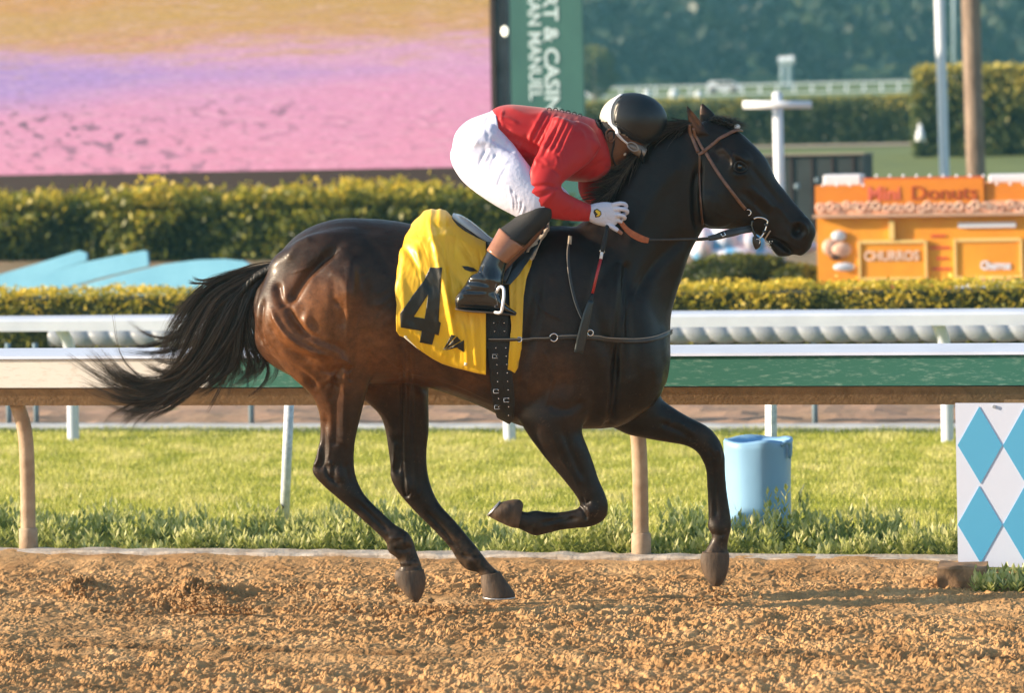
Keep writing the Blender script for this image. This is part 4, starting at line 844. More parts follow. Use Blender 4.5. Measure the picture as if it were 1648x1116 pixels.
# head
stroke([(1128, 262), (1122, 310), (1130, 350), (1152, 364)], 5, -.004); stroke([(1205, 300), (1225, 318), (1245, 338)], 5, .007); stroke([(1190, 305), (1218, 330), (1236, 350)], 6, -.006)
bulge(1156, 322, 26, 32, .006); stroke([(1160, 235), (1172, 248), (1180, 262), (1176, 276)], 4, .010); stroke([(1178, 247), (1190, 252), (1202, 262)], 4, .009); bulge(1191, 268, 9, 7, -.012, .5); stroke([(1180, 279), (1190, 283), (1202, 279)], 3.5, .005)
stroke([(1158, 226), (1150, 242), (1160, 256)], 6, -.009); bulge(1172, 225, 10, 8, -.005)
stroke([(1206, 265), (1225, 290), (1245, 315), (1262, 335)], 5, -.004); stroke([(1248, 330), (1262, 345), (1270, 360)], 3, .003)
bulge(1284, 371, 8, 9, -.020, .5); stroke([(1274, 362), (1282, 357), (1294, 362), (1298, 374), (1292, 384)], 3.2, .007); stroke([(1272, 366), (1272, 378), (1280, 386)], 3, .004)
stroke([(1236, 383), (1250, 388), (1262, 396), (1276, 409)], 2.6, -.014); stroke([(1246, 380), (1262, 386), (1278, 396), (1290, 404)], 3.5, .003)
# ear hollows
stroke([(1128, 206), (1118, 192), (1108, 176)], 3.2, -.009)
# hock and knee bones, tendons and fetlock detail
stroke([(530, 742), (533, 752), (531, 766)], 2.6, .006); stroke([(524, 748), (527, 764), (540, 778)], 2.4, -.006); stroke([(556, 745), (560, 765), (566, 785)], 4, -.004); stroke([(505, 752), (512, 740), (514, 715)], 3, .005)
stroke([(652, 745), (655, 520), (650, 775)], 2.8, .007); stroke([(660, 520), (668, 775), (676, 790)], 3, .006); stroke([(645, 520), (650, 778), (662, 792)], 2.4, -.007); stroke([(632, 755), (635, 735), (636, 710)], 3, .005)
stroke([(626, 868), (640, 866), (655, 862)], 3, .004); stroke([(634, 884), (648, 886), (662, 882)], 3, -.005); stroke([(742, 893), (756, 897), (770, 893)], 3, -.004); stroke([(642, 908), (660, 908), (676, 906)], 2.6, .003)
stroke([(936, 800), (942, 812), (950, 806)], 2.6, -.006); stroke([(930, 812), (940, 824), (944, 838)], 2.6, -.006); stroke([(945, 815), (950, 828)], 3, .005); stroke([(918, 834), (900, 840), (884, 846)], 2.2, .004)
stroke([(1140, 722), (1146, 735), (1142, 748)], 3, -.004); stroke([(1156, 722), (1158, 736), (1154, 750)], 3, .004); stroke([(1146, 770), (1147, 800), (1146, 832)], 2.2, .003); stroke([(1146, 858), (1158, 862), (1170, 860)], 2.6, -.004)
# extra belly lines on the quarter
stroke([(440, 500), (452, 522), (472, 545), (500, 562), (532, 572)], 4, .010); stroke([(436, 520), (450, 545), (478, 566), (510, 582)], 5, -.006); stroke([(424, 548), (448, 574), (478, 594), (502, 614)], 4, .006)
stroke([(548, 575), (560, 582), (568, 592)], 2.2, .006); stroke([(552, 590), (560, 598), (567, 590)], 2.2, -.006); stroke([(515, 595), (530, 600), (545, 592)], 3, -.005); stroke([(528, 612), (538, 605), (546, 612)], 2.4, .004); stroke([(520, 625), (530, 618), (545, 626)], 2.2, -.004)
stroke([(500, 372), (530, 366), (570, 368), (620, 372)], 9, -.004); stroke([(462, 418), (480, 398), (505, 385)], 6, .005); stroke([(540, 480), (552, 500), (548, 530)], 6, -.006); stroke([(530, 440), (552, 450), (560, 480)], 6, .004)
# fine veins and skin creases
rs = random.Random(3)
for pts in ([(1200, 300), (1212, 316), (1216, 336), (1232, 352)], [(1210, 312), (1226, 316), (1240, 330)], [(890, 700), (900, 730), (918, 768)], [(560, 430), (552, 670), (556, 705)], [(520, 600), (545, 612), (556, 640)], [(700, 610), (740, 622), (790, 645)], [(870, 560), (890, 600), (880, 650)], [(610, 560), (640, 590), (690, 608)], [(855, 470), (875, 500), (905, 515)], [(1040, 430), (1010, 500), (990, 560)], [(520, 680), (530, 720), (526, 745)], [(660, 670), (655, 710), (662, 745)], [(1070, 690), (1090, 680), (1120, 700)], [(895, 735), (915, 755), (930, 785)], [(1150, 340), (1170, 350), (1195, 352)], [(470, 440), (500, 430), (520, 405)], [(560, 500), (575, 530), (570, 560)], [(750, 600), (790, 620), (800, 650)]): stroke(pts, 1.7, .0022)
disp = disp * np.where((u < 600) & (v < 690), 1.5, np.where(v > 690, 1.4, np.where(u > 1100, 1.25, 1.45)))
V = V + N * disp[:, None] + N * (.0012 * fbm(V[:, 0] * 14 + V[:, 1] * 9, V[:, 2] * 14 - V[:, 1] * 5, 3, 2))[:, None]
V = smooth(V, E, 2, .5); set_co(hme, V)
# coat colour: dark bay, browner over the quarters (sun on their left edge painted in), flank and muzzle, black on the neck, mane line and lower legs
u, v = proj(V)
def g2(cu, cv, ru, rv): return np.exp(-(((u - cu) / ru) ** 2 + ((v - cv) / rv) ** 2))
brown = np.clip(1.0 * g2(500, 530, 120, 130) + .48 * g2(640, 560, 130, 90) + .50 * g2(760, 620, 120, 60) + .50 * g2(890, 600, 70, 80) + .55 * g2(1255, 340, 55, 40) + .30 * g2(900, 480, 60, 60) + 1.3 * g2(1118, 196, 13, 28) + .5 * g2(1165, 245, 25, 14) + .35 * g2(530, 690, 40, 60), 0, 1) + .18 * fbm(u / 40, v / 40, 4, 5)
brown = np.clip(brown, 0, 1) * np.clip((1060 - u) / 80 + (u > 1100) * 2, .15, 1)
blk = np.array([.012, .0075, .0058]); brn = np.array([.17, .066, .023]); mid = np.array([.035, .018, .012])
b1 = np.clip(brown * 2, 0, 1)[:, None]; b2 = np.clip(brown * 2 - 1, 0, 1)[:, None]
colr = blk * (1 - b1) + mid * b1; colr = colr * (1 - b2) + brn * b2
dust = (np.clip((v - 820) / 130, 0, 1) * .8 * np.clip(.6 + 1.5 * fbm(u / 7, v / 7, 3, 6), .1, 1) + .35 * g2(805, 820, 40, 25))[:, None] * np.array([.20, .13, .08]) * .6
colr = colr * (1 - .3 * (dust > .01)) + dust
spk_ = np.clip((vnoise(u / 1.7, v / 1.7, 71) - .36) * 8, 0, 1) * np.clip((v - 560) / 260 + .8 * g2(640, 560, 60, 60) + .25, 0, .9) * np.clip(.5 + 2 * fbm(u / 30, v / 30, 3, 72), 0, 1)
colr = colr + (spk_ * .5)[:, None] * np.array([.16, .10, .06]) + (np.clip(fbm(u / 18, v / 12, 4, 73), 0, 1) * np.clip((v - 380) / 500, 0, .5) * .5)[:, None] * np.array([.06, .038, .024])
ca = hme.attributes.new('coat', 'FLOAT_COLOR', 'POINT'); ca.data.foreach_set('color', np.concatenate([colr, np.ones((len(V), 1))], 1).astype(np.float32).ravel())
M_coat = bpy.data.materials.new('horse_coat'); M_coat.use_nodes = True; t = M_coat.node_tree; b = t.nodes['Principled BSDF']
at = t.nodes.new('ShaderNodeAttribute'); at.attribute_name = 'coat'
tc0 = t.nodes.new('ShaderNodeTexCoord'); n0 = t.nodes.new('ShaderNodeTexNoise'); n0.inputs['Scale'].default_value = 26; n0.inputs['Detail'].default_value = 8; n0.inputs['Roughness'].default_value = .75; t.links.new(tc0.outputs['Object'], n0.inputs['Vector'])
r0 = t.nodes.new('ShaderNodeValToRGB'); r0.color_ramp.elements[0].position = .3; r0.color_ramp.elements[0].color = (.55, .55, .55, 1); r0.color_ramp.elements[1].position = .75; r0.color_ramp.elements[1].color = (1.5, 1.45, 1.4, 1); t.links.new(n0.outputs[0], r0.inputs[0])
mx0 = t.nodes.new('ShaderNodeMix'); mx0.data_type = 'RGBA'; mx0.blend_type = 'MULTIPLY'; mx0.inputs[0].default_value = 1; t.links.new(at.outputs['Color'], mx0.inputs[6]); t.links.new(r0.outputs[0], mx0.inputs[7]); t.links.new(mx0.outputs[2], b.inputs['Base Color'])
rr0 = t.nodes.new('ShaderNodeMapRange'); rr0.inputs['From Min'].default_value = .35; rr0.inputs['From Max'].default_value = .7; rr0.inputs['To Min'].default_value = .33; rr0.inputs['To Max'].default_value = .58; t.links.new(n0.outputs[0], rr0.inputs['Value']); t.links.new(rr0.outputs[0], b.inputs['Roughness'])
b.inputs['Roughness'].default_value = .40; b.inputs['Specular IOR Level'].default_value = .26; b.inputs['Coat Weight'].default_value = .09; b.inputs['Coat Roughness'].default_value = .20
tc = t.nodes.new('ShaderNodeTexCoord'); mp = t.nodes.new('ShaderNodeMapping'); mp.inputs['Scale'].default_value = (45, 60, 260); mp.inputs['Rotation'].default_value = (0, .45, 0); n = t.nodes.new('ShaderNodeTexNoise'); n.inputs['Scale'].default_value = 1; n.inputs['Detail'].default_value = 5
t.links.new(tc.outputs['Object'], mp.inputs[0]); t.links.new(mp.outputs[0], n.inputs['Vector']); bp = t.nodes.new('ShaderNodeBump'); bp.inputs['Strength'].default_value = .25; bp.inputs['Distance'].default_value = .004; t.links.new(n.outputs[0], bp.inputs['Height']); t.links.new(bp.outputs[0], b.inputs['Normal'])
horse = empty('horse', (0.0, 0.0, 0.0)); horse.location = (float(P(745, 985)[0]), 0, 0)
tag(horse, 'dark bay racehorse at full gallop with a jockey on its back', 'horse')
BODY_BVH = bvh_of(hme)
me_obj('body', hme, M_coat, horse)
# hooves
M_hoof = mat('hoof', (.12, .075, .045), .7, var=(.045, .030, .022), scale=25, bump=.4, bscale=60, stretch=(1, 1, .3))
for pts in ([(682, 917, 637, 919, .036, -.14), (685, 932, 635, 930, .042, -.14), (684, 946, 641, 943, .046, -.14), (679, 960, 652, 957, .044, -.14), (674, 969, 663, 968, .03, -.14)],
            [(805, 921, 773, 925, .034, .14), (812, 932, 774, 937, .044, .14), (821, 944, 775, 947, .052, .14), (829, 957, 777, 958, .056, .14), (829, 961, 778, 961, .055, .14)],
            [(834, 851, 841, 820, .031, -.14), (822, 849, 842, 812, .036, -.14), (806, 842, 836, 805, .042, -.14), (794, 836, 823, 805, .044, -.14), (786, 831, 806, 809, .035, -.14)],
            [(1173, 889, 1130, 889, .036, .12), (1174, 902, 1127, 903, .042, .12), (1172, 917, 1130, 918, .045, .12), (1167, 932, 1136, 932, .043, .12), (1160, 943, 1144, 943, .03, .12)]):
    Vh, Fh = loft(pts, 28, 5, (.02, .12)); adopt(horse, mesh_obj('hoof', Vh, Fh, M_hoof))
M_shoe = mat('shoe_metal', (.55, .55, .56), .35, metal=.9)
for pts in ([(829.5, 961, 776.5, 961.5, .057, .14), (829.5, 963.5, 777, 964, .057, .14)], [(785, 831.5, 806, 807.5, .036, -.14), (783.5, 830, 804.5, 806.5, .034, -.14)]):
    Vh, Fh = loft(pts, 28, 2, (.02, .02)); adopt(horse, mesh_obj('horseshoe', Vh, Fh, M_shoe))
# eye
M_eye = mat('horse_eye', (.006, .004, .003), .04, spec=.9, coat=1)
pe, ne = hit(BODY_BVH, 1190.5, 268, -.012)
Vh, Fh = ball(pe, .0185, 28); adopt(horse, mesh_obj('eye', Vh, Fh, M_eye))
# lids
M_lid = mat('eyelid', (.012, .009, .008), .35)
for pts, r in (([(1180, 272), (1183, 262), (1191, 259), (1199, 264), (1203, 271)], .0030), ([(1180, 272), (1187, 277), (1196, 277), (1203, 271)], .0024)):
    c3 = [hit(BODY_BVH, a, b_, .003)[0] for a, b_ in catmull(pts, 4)]; c3 = np.array(c3); c3 = c3 + (np.array([0, -.004, 0])); Vh, Fh = tube(c3, r, 8); adopt(horse, mesh_obj('eyelid', Vh, Fh, M_lid))
# hair
def hairmat(name, c0, c1):
    m = bpy.data.materials.new(name); m.use_nodes = True; t = m.node_tree; b = t.nodes['Principled BSDF']; at = t.nodes.new('ShaderNodeAttribute'); at.attribute_name = 'tint'
    cr = t.nodes.new('ShaderNodeValToRGB'); cr.color_ramp.elements[0].color = (*c0, 1); cr.color_ramp.elements[1].color = (*c1, 1); t.links.new(at.outputs['Fac'], cr.inputs[0]); t.links.new(cr.outputs[0], b.inputs['Base Color']); b.inputs['Roughness'].default_value = .38; b.inputs['Specular IOR Level'].default_value = .6; return m
M_hair = hairmat('black_hair', (.008, .006, .005), (.16, .12, .085))
def strands(name, curves, rads, mt, parent, label=None):
    """curves: list of (k,3) arrays of equal length; triangular-section strands tapering to the tip"""
    C = np.array(curves); n, k, _ = C.shape; tg = np.gradient(C, axis=1); tg /= np.linalg.norm(tg, axis=2)[..., None] + 1e-9
    s = np.cross(tg, [0, 1, 0.]); s /= np.linalg.norm(s, axis=2)[..., None] + 1e-9; b_ = np.cross(s, tg); R_ = np.array(rads)[:, None] * (1 - np.linspace(0, 1, k) ** 2.2 * .9)[None, :]
    Vs = np.stack([C + (s * math.cos(a) + b_ * math.sin(a)) * R_[..., None] for a in (0, 2.094, 4.189)], 2).reshape(-1, 3)
    i = np.arange(n)[:, None, None] * k * 3 + np.arange(k - 1)[None, :, None] * 3; j = np.arange(3)[None, None, :]; j2 = (j + 1) % 3
    Q = np.stack([i + j, i + j2, i + 3 + j2, i + 3 + j], -1).reshape(-1, 4); o = np_mesh(name, Vs, Q, mt, smooth=True)
    set_tint(o, np.repeat(rng.random(n) ** 1.7, k * 3), 'POINT'); adopt(parent, o); return o
def tail():
    cur = []; rad = []
    G = [ # guide (px path), spread along the way, depth, count
        ([(440, 428), (405, 443), (368, 475), (345, 520), (322, 570), (283, 612), (235, 628), (185, 612), (150, 580)], (5, 13, 20, 20, 17, 13, 14, 22, 34), 520),
        ([(438, 432), (400, 455), (372, 500), (352, 545), (322, 592), (280, 630), (230, 645), (185, 632), (140, 600)], (4, 12, 18, 18, 14, 10, 10, 16, 24), 430),
        ([(436, 430), (395, 462), (365, 512), (335, 560), (300, 605), (262, 637), (232, 652), (205, 668), (190, 685)], (5, 12, 22, 24, 18, 12, 8, 7, 7), 420),
        ([(437, 427), (405, 438), (370, 452), (340, 470), (318, 498), (300, 528), (285, 560), (270, 590), (245, 600)], (3, 8, 14, 20, 26, 30, 30, 24, 14), 420),
        ([(436, 432), (408, 455), (392, 490), (388, 525), (392, 555), (400, 580), (402, 598), (390, 612), (370, 618)], (5, 9, 12, 14, 16, 18, 16, 14, 12), 190),
        ([(434, 434), (412, 462), (402, 495), (405, 525), (414, 552), (424, 570), (426, 590), (412, 604), (395, 610)], (4, 7, 9, 9, 9, 8, 7, 8, 9), 110),
        ([(438, 430), (400, 462), (382, 505), (374, 548), (366, 585), (350, 612), (340, 622), (330, 628), (318, 632)], (5, 12, 16, 18, 16, 14, 12, 10, 10), 260),
        ([(437, 426), (410, 434), (378, 444), (345, 452), (325, 456), (312, 457), (302, 457), (295, 455), (288, 453)], (3, 5, 6, 6, 4, 3, 3, 2, 2), 45),
        ([(430, 432), (385, 450), (340, 470), (318, 485), (300, 495), (280, 500), (260, 500), (240, 498), (222, 492)], (4, 8, 10, 8, 6, 5, 4, 4, 4), 14),
        ([(420, 440), (360, 500), (300, 560), (260, 600), (225, 602), (203, 575), (196, 540), (192, 505), (178, 478)], (5, 12, 14, 14, 10, 7, 4, 3, 4), 3)]
    G += [([(436, 430), (395, 455), (355, 505), (325, 560), (290, 608), (240, 622), (190, 605), (155, 575), (130, 558)], (4, 10, 16, 16, 14, 10, 14, 20, 22), 260),
        ([(436, 430), (395, 455), (355, 505), (325, 560), (285, 605), (235, 625), (200, 615), (185, 590), (160, 560)], (4, 10, 16, 14, 12, 8, 10, 14, 16), 130),
        ([(438, 430), (398, 458), (360, 490), (330, 520), (300, 540), (270, 552), (245, 556), (225, 555), (205, 548)], (4, 10, 14, 14, 12, 10, 8, 6, 6), 120),
        ([(436, 430), (398, 470), (370, 530), (345, 575), (315, 592), (285, 600), (262, 600), (245, 590), (232, 575)], (4, 10, 14, 14, 12, 8, 8, 6, 6), 90),
        ([(436, 432), (404, 470), (388, 520), (384, 560), (376, 590), (362, 606), (345, 616), (330, 622), (310, 630)], (4, 10, 12, 12, 12, 10, 10, 8, 8), 120),
        ([(432, 438), (412, 470), (398, 505), (400, 540), (412, 568), (422, 584), (416, 600), (396, 612), (375, 616)], (4, 8, 10, 11, 12, 12, 10, 10, 10), 110)]
    for pts, spr, cnt in G:
        cnt = int(cnt * 1.9)
        base = catmull(pts, 2); sp = .84 * np.interp(np.linspace(0, 1, len(base)), np.linspace(0, 1, len(spr)), spr); k = len(base)
        for i in range(cnt):
            if i % 34 == 0: c0 = random.gauss(0, .60); cy = random.gauss(0, .5); cw = random.gauss(0, 1.3); cp = random.random() * 6; ce = random.uniform(.72, 1.08); cx = random.gauss(0, 16); cz = random.gauss(0, 14); cs = random.uniform(.05, .22)
            off = c0 + random.gauss(0, cs); offy = cy + random.gauss(0, .12); wig = cw + random.gauss(0, .25); ph = cp + random.gauss(0, .25); end = min(1, ce * random.uniform(.85, 1.0))
            nrm = np.gradient(base, axis=0); nrm = np.stack([nrm[:, 1], -nrm[:, 0]], 1); nrm /= np.linalg.norm(nrm, axis=1)[:, None]
            t_ = np.linspace(0, 1, k); lag = 1 + .05 * random.gauss(0, 1)
            q = base + nrm * (sp * off + sp * .18 * wig * np.sin(t_ * 7 + ph) * t_)[:, None]
            q = q + np.array([cx + random.gauss(0, 3), cz + random.gauss(0, 2.5)]) * (t_ ** 2)[:, None]
            ti = np.linspace(0, end, 15) * (k - 1); q = np.stack([np.interp(ti, np.arange(k), q[:, 0]), np.interp(ti, np.arange(k), q[:, 1])], 1)
            yy = offy * np.interp(ti, np.arange(k), sp) / 375 * .8
            cur.append([P(a, b_, y) for (a, b_), y in zip(q, yy)]); rad.append(.0006 + .0006 * random.random())
    strands('tail', cur, rad, M_hair, horse)
tail()
Vh, Fh = loft([(455, 418, 446, 440, .03, 0), (436, 424, 428, 447, .03, 0), (412, 436, 406, 462, .03, 0), (385, 455, 386, 490, .025, 0), (366, 485, 374, 520, .018, 0), (352, 525, 362, 545, .008, 0)], 16, 4, (.3, .5)); adopt(horse, mesh_obj('tail_dock', Vh, Fh, mat('dock_hair', (.010, .008, .007), .5, bump=.6, bscale=120, stretch=(1, 1, .2))))
def mane():
    cur = []; rad = []
    crest = catmull([(1118, 196), (1096, 201), (1062, 214), (1030, 243), (1000, 286), (975, 325)], 8)
    for i in range(2300):
        f = random.random(); c = crest[int(f * (len(crest) - 1))]; y0 = random.gauss(0, .015)
        L = random.uniform(26, 58) * (1 if f > .15 else .8)
        side = random.random()
        if side < .55:   # blown back and up, along the crest
            an = math.radians(random.gauss(188, 16)) if f < .5 else math.radians(random.gauss(215, 20)); drop = .5; dy = random.gauss(0, .025)
        else:            # lying over the near side, below the crest
            an = math.radians(random.gauss(165, 14)) if f < .5 else math.radians(random.gauss(140, 16)); drop = .35; dy = -random.random() * .035
        q = []
        for k in range(9):
            s = k / 8; x = c[0] + math.cos(an) * L * s; y = c[1] - math.sin(an) * L * s * -1 * (1 if side >= .55 else 1) * (1) ; 
            if side < .55: y = c[1] + math.sin(an) * L * s * .55 + drop * L * s * s * .5
            else: y = c[1] + math.sin(an) * L * s + drop * L * s * s * .2
            q.append(P(x + random.gauss(0, .3), y, y0 + dy * s * 1.5 + (-.02 if side >= .55 else 0)))
        cur.append(q); rad.append(.0009 + .0008 * random.random())
    # forelock blown back over the poll
    for i in range(420):
        u0 = random.uniform(1140, 1172); v0 = 193 + (u0 - 1140) * .28 + random.gauss(0, 2); q = []; L = random.uniform(18, 42); an = math.radians(random.gauss(8, 22))
        for k in range(9):
            s = k / 8; q.append(P(u0 + math.cos(an) * L * s, v0 - 4 * math.sin(s * 3) + math.sin(an) * L * s * .5 + 3 * s, random.gauss(0, .012)))
        cur.append(q); rad.append(.0009)
    strands('mane', cur, rad, M_hair, horse)
mane()
# ================================================================== TACK
def remove_dupes(bm): bmesh.ops.remove_doubles(bm, verts=bm.verts, dist=1e-6)
def conform(name, polys, bvh, off, mt, parent=None, step=4, relief=None, thick=.0015, fb=0.0):
    """flat outline(s) in photo pixels, cut into a fine grid and laid onto a surface; polys: list of (outer, [holes])"""
    bm = bmesh.new()
    for outer, holes in polys:
        loops = [[Vector((x, y, 0)) for x, y in l] for l in [outer] + holes]; flat = [p for l in loops for p in l]; tr_ = tessellate_polygon(loops); vs = [bm.verts.new(p) for p in flat]
        for a, b_, c in tr_:
            try: bm.faces.new((vs[a], vs[b_], vs[c]))
            except ValueError: pass
    xs = [v.co.x for v in bm.verts]; ys = [v.co.y for v in bm.verts]
    for x in np.arange(math.floor(min(xs)), max(xs), step): bmesh.ops.bisect_plane(bm, geom=bm.verts[:] + bm.edges[:] + bm.faces[:], plane_co=(x + .01, 0, 0), plane_no=(1, 0, 0))
    for y in np.arange(math.floor(min(ys)), max(ys), step): bmesh.ops.bisect_plane(bm, geom=bm.verts[:] + bm.edges[:] + bm.faces[:], plane_co=(0, y + .01, 0), plane_no=(0, 1, 0))
    remove_dupes(bm)
    for v_ in bm.verts:
        o = off + (relief(v_.co.x, v_.co.y) if relief else 0); p, n_ = hit(bvh, v_.co.x, v_.co.y, o, fb); v_.co = Vector(p)
    me = bpy.data.meshes.new(name); bm.normal_update(); bm.to_mesh(me); bm.free(); ob = me_obj(name, me, mt)
    # face the camera
    n0 = sum((Vector(p.normal) * p.area for p in me.polygons), Vector())
    if n0.y > 0: me.flip_normals()
    if thick: m = ob.modifiers.new('t', 'SOLIDIFY'); m.thickness = thick; m.offset = -1
    if parent: adopt(parent, ob)
    return ob
def strap(name, path, wd, bvh, off, mt, parent, sub=6, th=.003, closed=False, pts3=None, fb=0.0):
    if pts3 is None:
        c = catmull(path, sub); H = [hit(bvh, a, b_, off, fb) for a, b_ in c]; pts = np.array([h[0] for h in H]); nr = np.array([h[1] for h in H])
        for _ in range(3): nr[1:-1] = (nr[:-2] + nr[1:-1] * 2 + nr[2:]) / 4; pts[1:-1] = (pts[:-2] + pts[1:-1] * 2 + pts[2:]) / 4
    else: pts, nr = pts3
    nr = nr / np.linalg.norm(nr, axis=1)[:, None]; tg = np.gradient(pts, axis=0); tg /= np.linalg.norm(tg, axis=1)[:, None]; s = np.cross(tg, nr); s /= np.linalg.norm(s, axis=1)[:, None]; nr = np.cross(s, tg)
    m = len(pts); wd = np.full(m, wd) if np.isscalar(wd) else np.interp(np.linspace(0, 1, m), np.linspace(0, 1, len(wd)), wd); V = []; k = 8
    for i in range(m):
        for (x, z) in ((-.5, 0), (-.47, .8), (-.25, 1), (.25, 1), (.47, .8), (.5, 0), (.45, -.6), (-.45, -.6)): V.append(pts[i] + s[i] * x * wd[i] + nr[i] * z * th)
    Fc = [(i * k + j, i * k + (j + 1) % k, (i + 1) * k + (j + 1) % k, (i + 1) * k + j) for i in range(m - 1) for j in range(k)] + [tuple(range(k))[::-1], tuple((m - 1) * k + j for j in range(k))]
    o = mesh_obj(name, V, Fc, mt); adopt(parent, o); return o
def ring(name, c, r, rt, mt, parent, n_=None, arc=(0, 2 * math.pi), sx=1.0, rot=0):
    a = np.linspace(arc[0], arc[1], 26); ex = np.array([math.cos(rot), 0, math.sin(rot)]); ez = np.array([-math.sin(rot), 0, math.cos(rot)])
    Vh, Fh = tube(np.array([np.array(c) + ex * r * sx * math.cos(x) + ez * r * math.sin(x) for x in a]), rt, 8); o = mesh_obj(name, Vh, Fh, mt); adopt(parent, o); return o
M_leather = mat('brown_leather', (.13, .055, .03), .38, var=(.07, .03, .018), scale=30, coat=.3); M_dleather = mat('dark_leather', (.035, .028, .026), .42, coat=.25, var=(.02, .016, .015), scale=40)
M_steel = mat('polished_steel', (.85, .86, .88), .18, metal=1); M_black = mat('black_gloss', (.008, .009, .012), .16, coat=.6); M_blackm = mat('black_fabric', (.013, .013, .015), .6, bump=.3, bscale=300)
M_stitch = mat('pale_stitching', (.35, .30, .25), .6)
M_yel = bpy.data.materials.new('yellow_satin'); M_yel.use_nodes = True; t = M_yel.node_tree; b = t.nodes['Principled BSDF']; b.inputs['Base Color'].default_value = (.82, .49, .012, 1); b.inputs['Roughness'].default_value = .46; b.inputs['Coat Weight'].default_value = .10; b.inputs['Coat Roughness'].default_value = .3; b.inputs['Sheen Weight'].default_value = .1
tc = t.nodes.new('ShaderNodeTexCoord'); n = t.nodes.new('ShaderNodeTexNoise'); n.inputs['Scale'].default_value = 9; n.inputs['Detail'].default_value = 4; mp = t.nodes.new('ShaderNodeMapping'); mp.inputs['Scale'].default_value = (1.6, 1, .7); mp.inputs['Rotation'].default_value = (0, .3, 0)
t.links.new(tc.outputs['Object'], mp.inputs[0]); t.links.new(mp.outputs[0], n.inputs['Vector']); bp = t.nodes.new('ShaderNodeBump'); bp.inputs['Strength'].default_value = .3; bp.inputs['Distance'].default_value = .02; t.links.new(n.outputs[0], bp.inputs['Height']); t.links.new(bp.outputs[0], b.inputs['Normal'])
# ---- number cloth
cloth = empty('saddlecloth', tuple(P(705, 470, -.28))); tag(cloth, 'yellow satin saddlecloth with a black number four on the horse\'s back', 'saddlecloth')
def cst(u, tbl): return float(np.interp(u, [a for a, _ in tbl], [b_ for _, b_ in tbl]))
vT = [(632, 392), (637, 379), (645, 370), (655, 360), (665, 350), (676, 341), (688, 336), (702, 336), (714, 340), (724, 349), (734, 358), (750, 368), (782, 386)]
vB = [(632, 530), (637, 537), (650, 541), (663, 553), (675, 562), (692, 573), (709, 582), (728, 588), (746, 592), (765, 597), (782, 600)]
uLft = [(380, 641), (392, 634), (422, 637), (463, 635), (490, 641), (536, 637)]
def fold(u, v):
    f = 0
    for (pts, w, a) in FOLDS:
        d, t_ = seg_d(np.array([u]), np.array([v]), pts, 4); f += a * math.exp(-(float(d[0]) / w) ** 2) * min(1, 8 * min(float(t_[0]) + .05, 1.05 - float(t_[0])))
    return f
FOLDS = [([(688, 350), (700, 400), (712, 450), (722, 500), (735, 560)], 5, .013), ([(700, 392), (716, 430), (720, 470), (728, 520)], 4, .008), ([(640, 385), (662, 412), (680, 440), (695, 470)], 6, -.010), ([(645, 378), (680, 386), (720, 380), (760, 398)], 6, .009),
         ([(655, 365), (690, 362), (725, 366)], 6, -.009), ([(670, 400), (676, 430), (680, 452)], 5, .008), ([(650, 400), (646, 440), (650, 490), (646, 530)], 6, .006), ([(745, 520), (750, 560), (752, 590)], 3.5, .006), ([(735, 530), (739, 580)], 3, -.005), ([(762, 515), (764, 560), (768, 594)], 3.5, .005), ([(772, 510), (775, 594)], 3, -.004), ([(655, 520), (680, 545), (720, 575)], 5, .005), ([(720, 430), (745, 460), (738, 500)], 7, -.008), ([(735, 400), (755, 430), (760, 450)], 6, .008)]
nu, nv = 120, 140; us = np.linspace(632, 782, nu)
UU = []; VV = []; PH = []; T0 = []
for i, uu in enumerate(us):
    t0 = cst(uu, vT); b0 = cst(uu, vB); fb_ = float(np.interp(uu, [632, 782], [628, 668])); vc = (t0 + fb_) / 2; rv = (fb_ - t0) / 2; ph1 = math.acos(max(-1, min(1, (vc - b0) / rv)))
    ph = -1.0 + (ph1 + 1.0) * np.arange(nv) / (nv - 1); co = np.cos(ph); vv_ = vc - rv * np.sign(co) * np.abs(co) ** .92
    ul = np.where(ph > 0, np.interp(vv_, [380, 392, 422, 463, 490, 536], [641, 634, 637, 635, 641, 637]), 641); uu2 = ul + (uu - 632) * (782 - ul) / 150 + 2.5 * np.sin(vv_ / 21) * math.exp(-(uu - 632) / 14)
    UU.append(uu2); VV.append(vv_); PH.append(ph); T0.append(np.full(nv, t0))
UU = np.concatenate(UU); VV = np.concatenate(VV); PH = np.concatenate(PH); T0 = np.concatenate(T0); FO = np.zeros(len(UU))
for (pts, w, a_) in FOLDS:
    d_, t_ = seg_d(UU, VV, pts, 4); FO += a_ * np.exp(-(d_ / w) ** 2) * np.minimum(1, 8 * np.minimum(t_ + .05, 1.05 - t_))
rf = random.Random(17)
for q_ in range(26):
    x_ = rf.uniform(645, 775); y_ = rf.uniform(370, 540); L_ = rf.uniform(25, 60); an_ = 1.35 + (x_ - 700) * .002 + rf.gauss(0, .22); pt_ = [(x_, y_), (x_ + L_ * .5 * math.cos(an_) + rf.gauss(0, 3), y_ + L_ * .5 * math.sin(an_)), (x_ + L_ * math.cos(an_), y_ + L_ * math.sin(an_))]
    d_, t_ = seg_d(UU, VV, pt_, 3); FO += rf.choice([-1, 1]) * rf.uniform(.0012, .003) * np.exp(-(d_ / rf.uniform(1.2, 2.4)) ** 2) * np.minimum(1, 5 * np.minimum(t_ + .02, 1.02 - t_))
FO = FO * 1.0 + .003 * fbm(UU / 16, VV / 22, 3, 9) + .0012 * fbm(UU / 4 + VV / 9, VV / 12, 2, 19); HU = .022 * np.exp(-((VV - T0) / 26) ** 2) * vnoise(UU / 9, PH * 2, 3); SI = np.sin(PH); CO = np.cos(PH)
